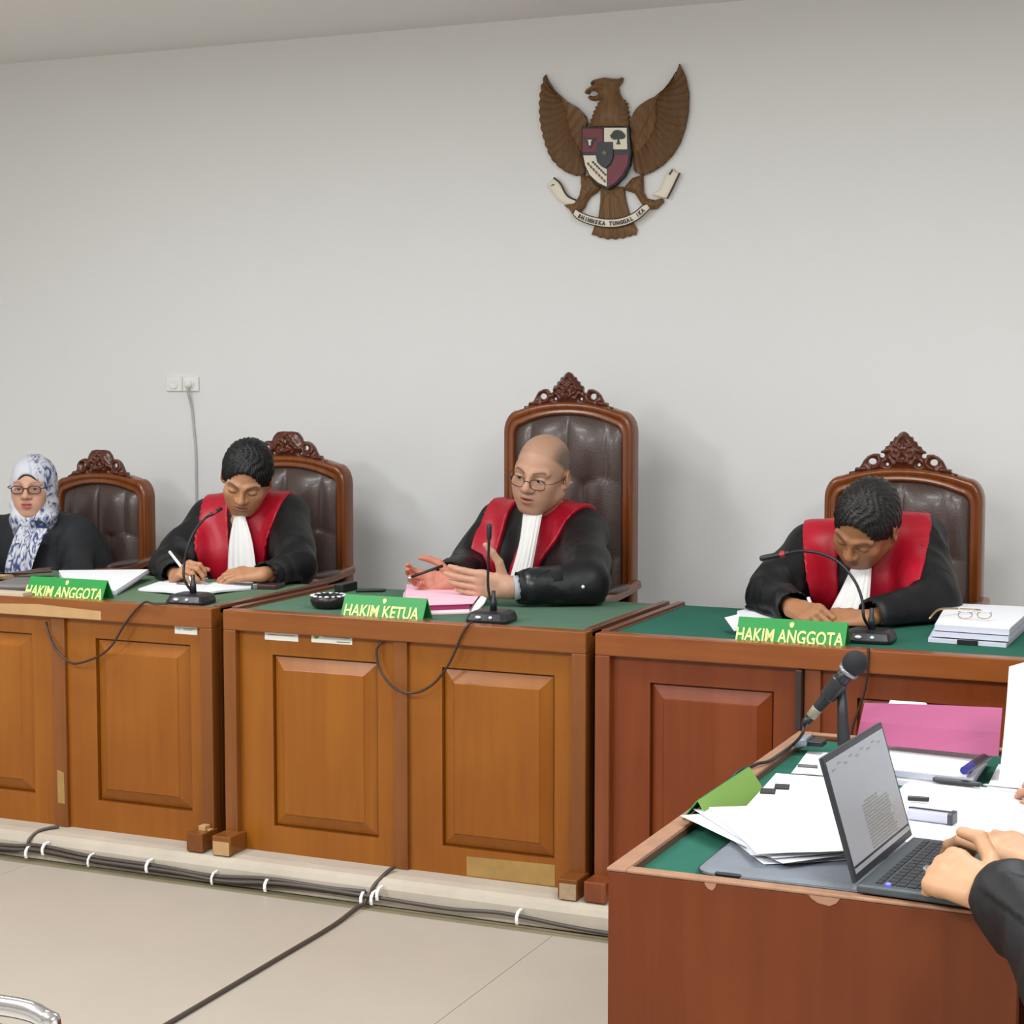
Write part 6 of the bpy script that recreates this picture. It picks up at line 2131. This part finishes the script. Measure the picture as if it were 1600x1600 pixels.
G = drape([at(28, 822, 5.56), at(18, 850, 5.52), at(9, 880, 5.5), at(6, 912, 5.5)], [at(74, 826, 5.56), at(62, 852, 5.52), at(52, 880, 5.5), at(44, 912, 5.5)], 19, 16, 0.006, k=3.2)
sc_o = MB()
sc_o.slab(G, (-0.002, 0.004, 0))
put('scarf_tail', sc_o.V, sc_o.F, M_scarf, root, smooth=True, col=np.ones((len(sc_o.V), 3)))

# ---- clerk typing at the foreground bench (body beyond the right edge of the frame)
TONE = '#b58a68'
Wn, Wf = at(1552, 1396, 2.655), at(1630, 1356, 2.84)
Kn = at(1446, 1348, 2.715)
J = dict(SL=np.array([0.14, 2.95, 1.04]), SR=np.array([0.14, 2.55, 1.04]), EL=np.array([-0.06, 2.98, 0.80]), ER=at(1690, 1540, 2.42), WL=Wf + [0.05, 0.0, 0.0], WR=Wn + [0.03, -0.008, -0.004],
         N=np.array([0.12, 2.75, 1.10]), P=np.array([0.24, 2.75, 0.55]), cuff=0.012, side=1)
h1 = hand_parts(Wn, Kn - Wn, (-0.10, -0.48, 0.87), 1, (1.15, 0.75, 0.35), 1.18, thumb=((0.50, 0.60, -0.10), (0.70, 0.42, 0.30), (0.95, -0.15, 0.05)), spread=0.03)
h2 = hand_parts(Wf, at(1552, 1312, 2.88) - Wf, (0.05, -0.25, 1.0), -1, (0.40, 0.75, 0.45), 1.04, thumb=((0.7, 0.7, -0.3), (0.9, 0.2, -0.4), (0.9, 0, -0.4)), fc={0: (0.15, 0.65, 0.5)})
h1[0].append((np.asarray(J['ER']), Wn, 0.042, 0.027, 0.012))
h2[0].append((np.asarray(J['EL']), Wf, 0.042, 0.027, 0.012))
hd = Head(np.array([-0.02, 2.76, 1.30]), rot(-PI / 2, 0.5, 0), 1.0)
root, body = judge('person', 'person in a black robe typing on the laptop, only hands and sleeve in view', J, hd, dict(skin=TONE), 5, (h1, h2), TONE)
hair_cap(hd, root, M_hair, (-0.088, 0.030), (0.10, -0.070), 0.014)
caps, tips, n = h1
k0 = [c for c in caps if abs(c[4] - 0.0045) < 1e-6]
p0, p1 = k0[6][0], k0[6][1]
ax = unit(p1 - p0)
rg = thing('finger_ring', p0, 'silver ring with a bright stone on the typing hand nearest the camera', 'ring')
MB().lathe([(0.0102, -0.002), (0.0112, -0.0015), (0.0112, 0.0015), (0.0102, 0.002)], p0 + (p1 - p0) * 0.10, ax, 20).build('band', M_chrome, rg, smooth=True)
MB().ball(p0 + (p1 - p0) * 0.02 + unit(n - ax * (n @ ax)) * 0.0135, (0.0075, 0.0075, 0.005), 10).build('stone', M_chrome, rg)

# ---- neighbour further along the bench, of whom only a fingertip and a raised sheet show
TONE = '#b07f62'
Wp = at(1722, 1262, 3.40)
J = dict(SL=np.array([0.20, 3.75, 1.04]), SR=np.array([0.20, 3.38, 1.04]), EL=np.array([0.02, 3.84, 0.80]), ER=np.array([0.03, 3.32, 0.82]), WL=np.array([-0.22, 3.70, 0.82]), WR=Wp + [0.03, 0, 0],
         N=np.array([0.18, 3.56, 1.10]), P=np.array([0.28, 3.56, 0.55]), cuff=0.012, side=1)
h1 = hand_parts(Wp, (-0.95, 0.05, 0.12), (0.1, -0.7, 0.6), 1, (0.35, 0.5, 0.35), 1.0)
h2 = hand_parts(J['WL'], (-0.95, 0.0, -0.1), (0, 0, 1), -1, (0.4, 0.5, 0.3), 1.0)
h1[0].append(forearm(J['ER'], Wp))
h2[0].append(forearm(J['EL'], J['WL']))
hd = Head(np.array([0.05, 3.57, 1.30]), rot(-PI / 2, 0.4, 0), 1.0)
root, body = judge('person', 'person beside the clerk of whom only fingertips show at the right edge', J, hd, dict(skin=TONE), 6, (h1, h2), TONE)
hair_cap(hd, root, M_hair, (-0.088, 0.030), (0.10, -0.070), 0.014)
o0 = at(1577, 1032, 3.52)
o1 = at(1560, 1226, 3.46)
G = []
for v in np.linspace(0, 1, 9):
    a = o0 + (o1 - o0) * v
    row = []
    for u in np.linspace(0, 1, 7):
        drop = 0.012 * max(0, 1 - u * 8) if v == 0 else 0
        row.append(a + np.array([0.21 * u, 0.05 * u + 0.015 * math.sin(PI * v), -drop]))
    G.append(row)
tag(MB().slab(G, (0, 0.0012, 0)).build('raised_sheet', M_paper, None, loc=o1), 'upright white sheet held up at the right edge above the bench', 'paper')
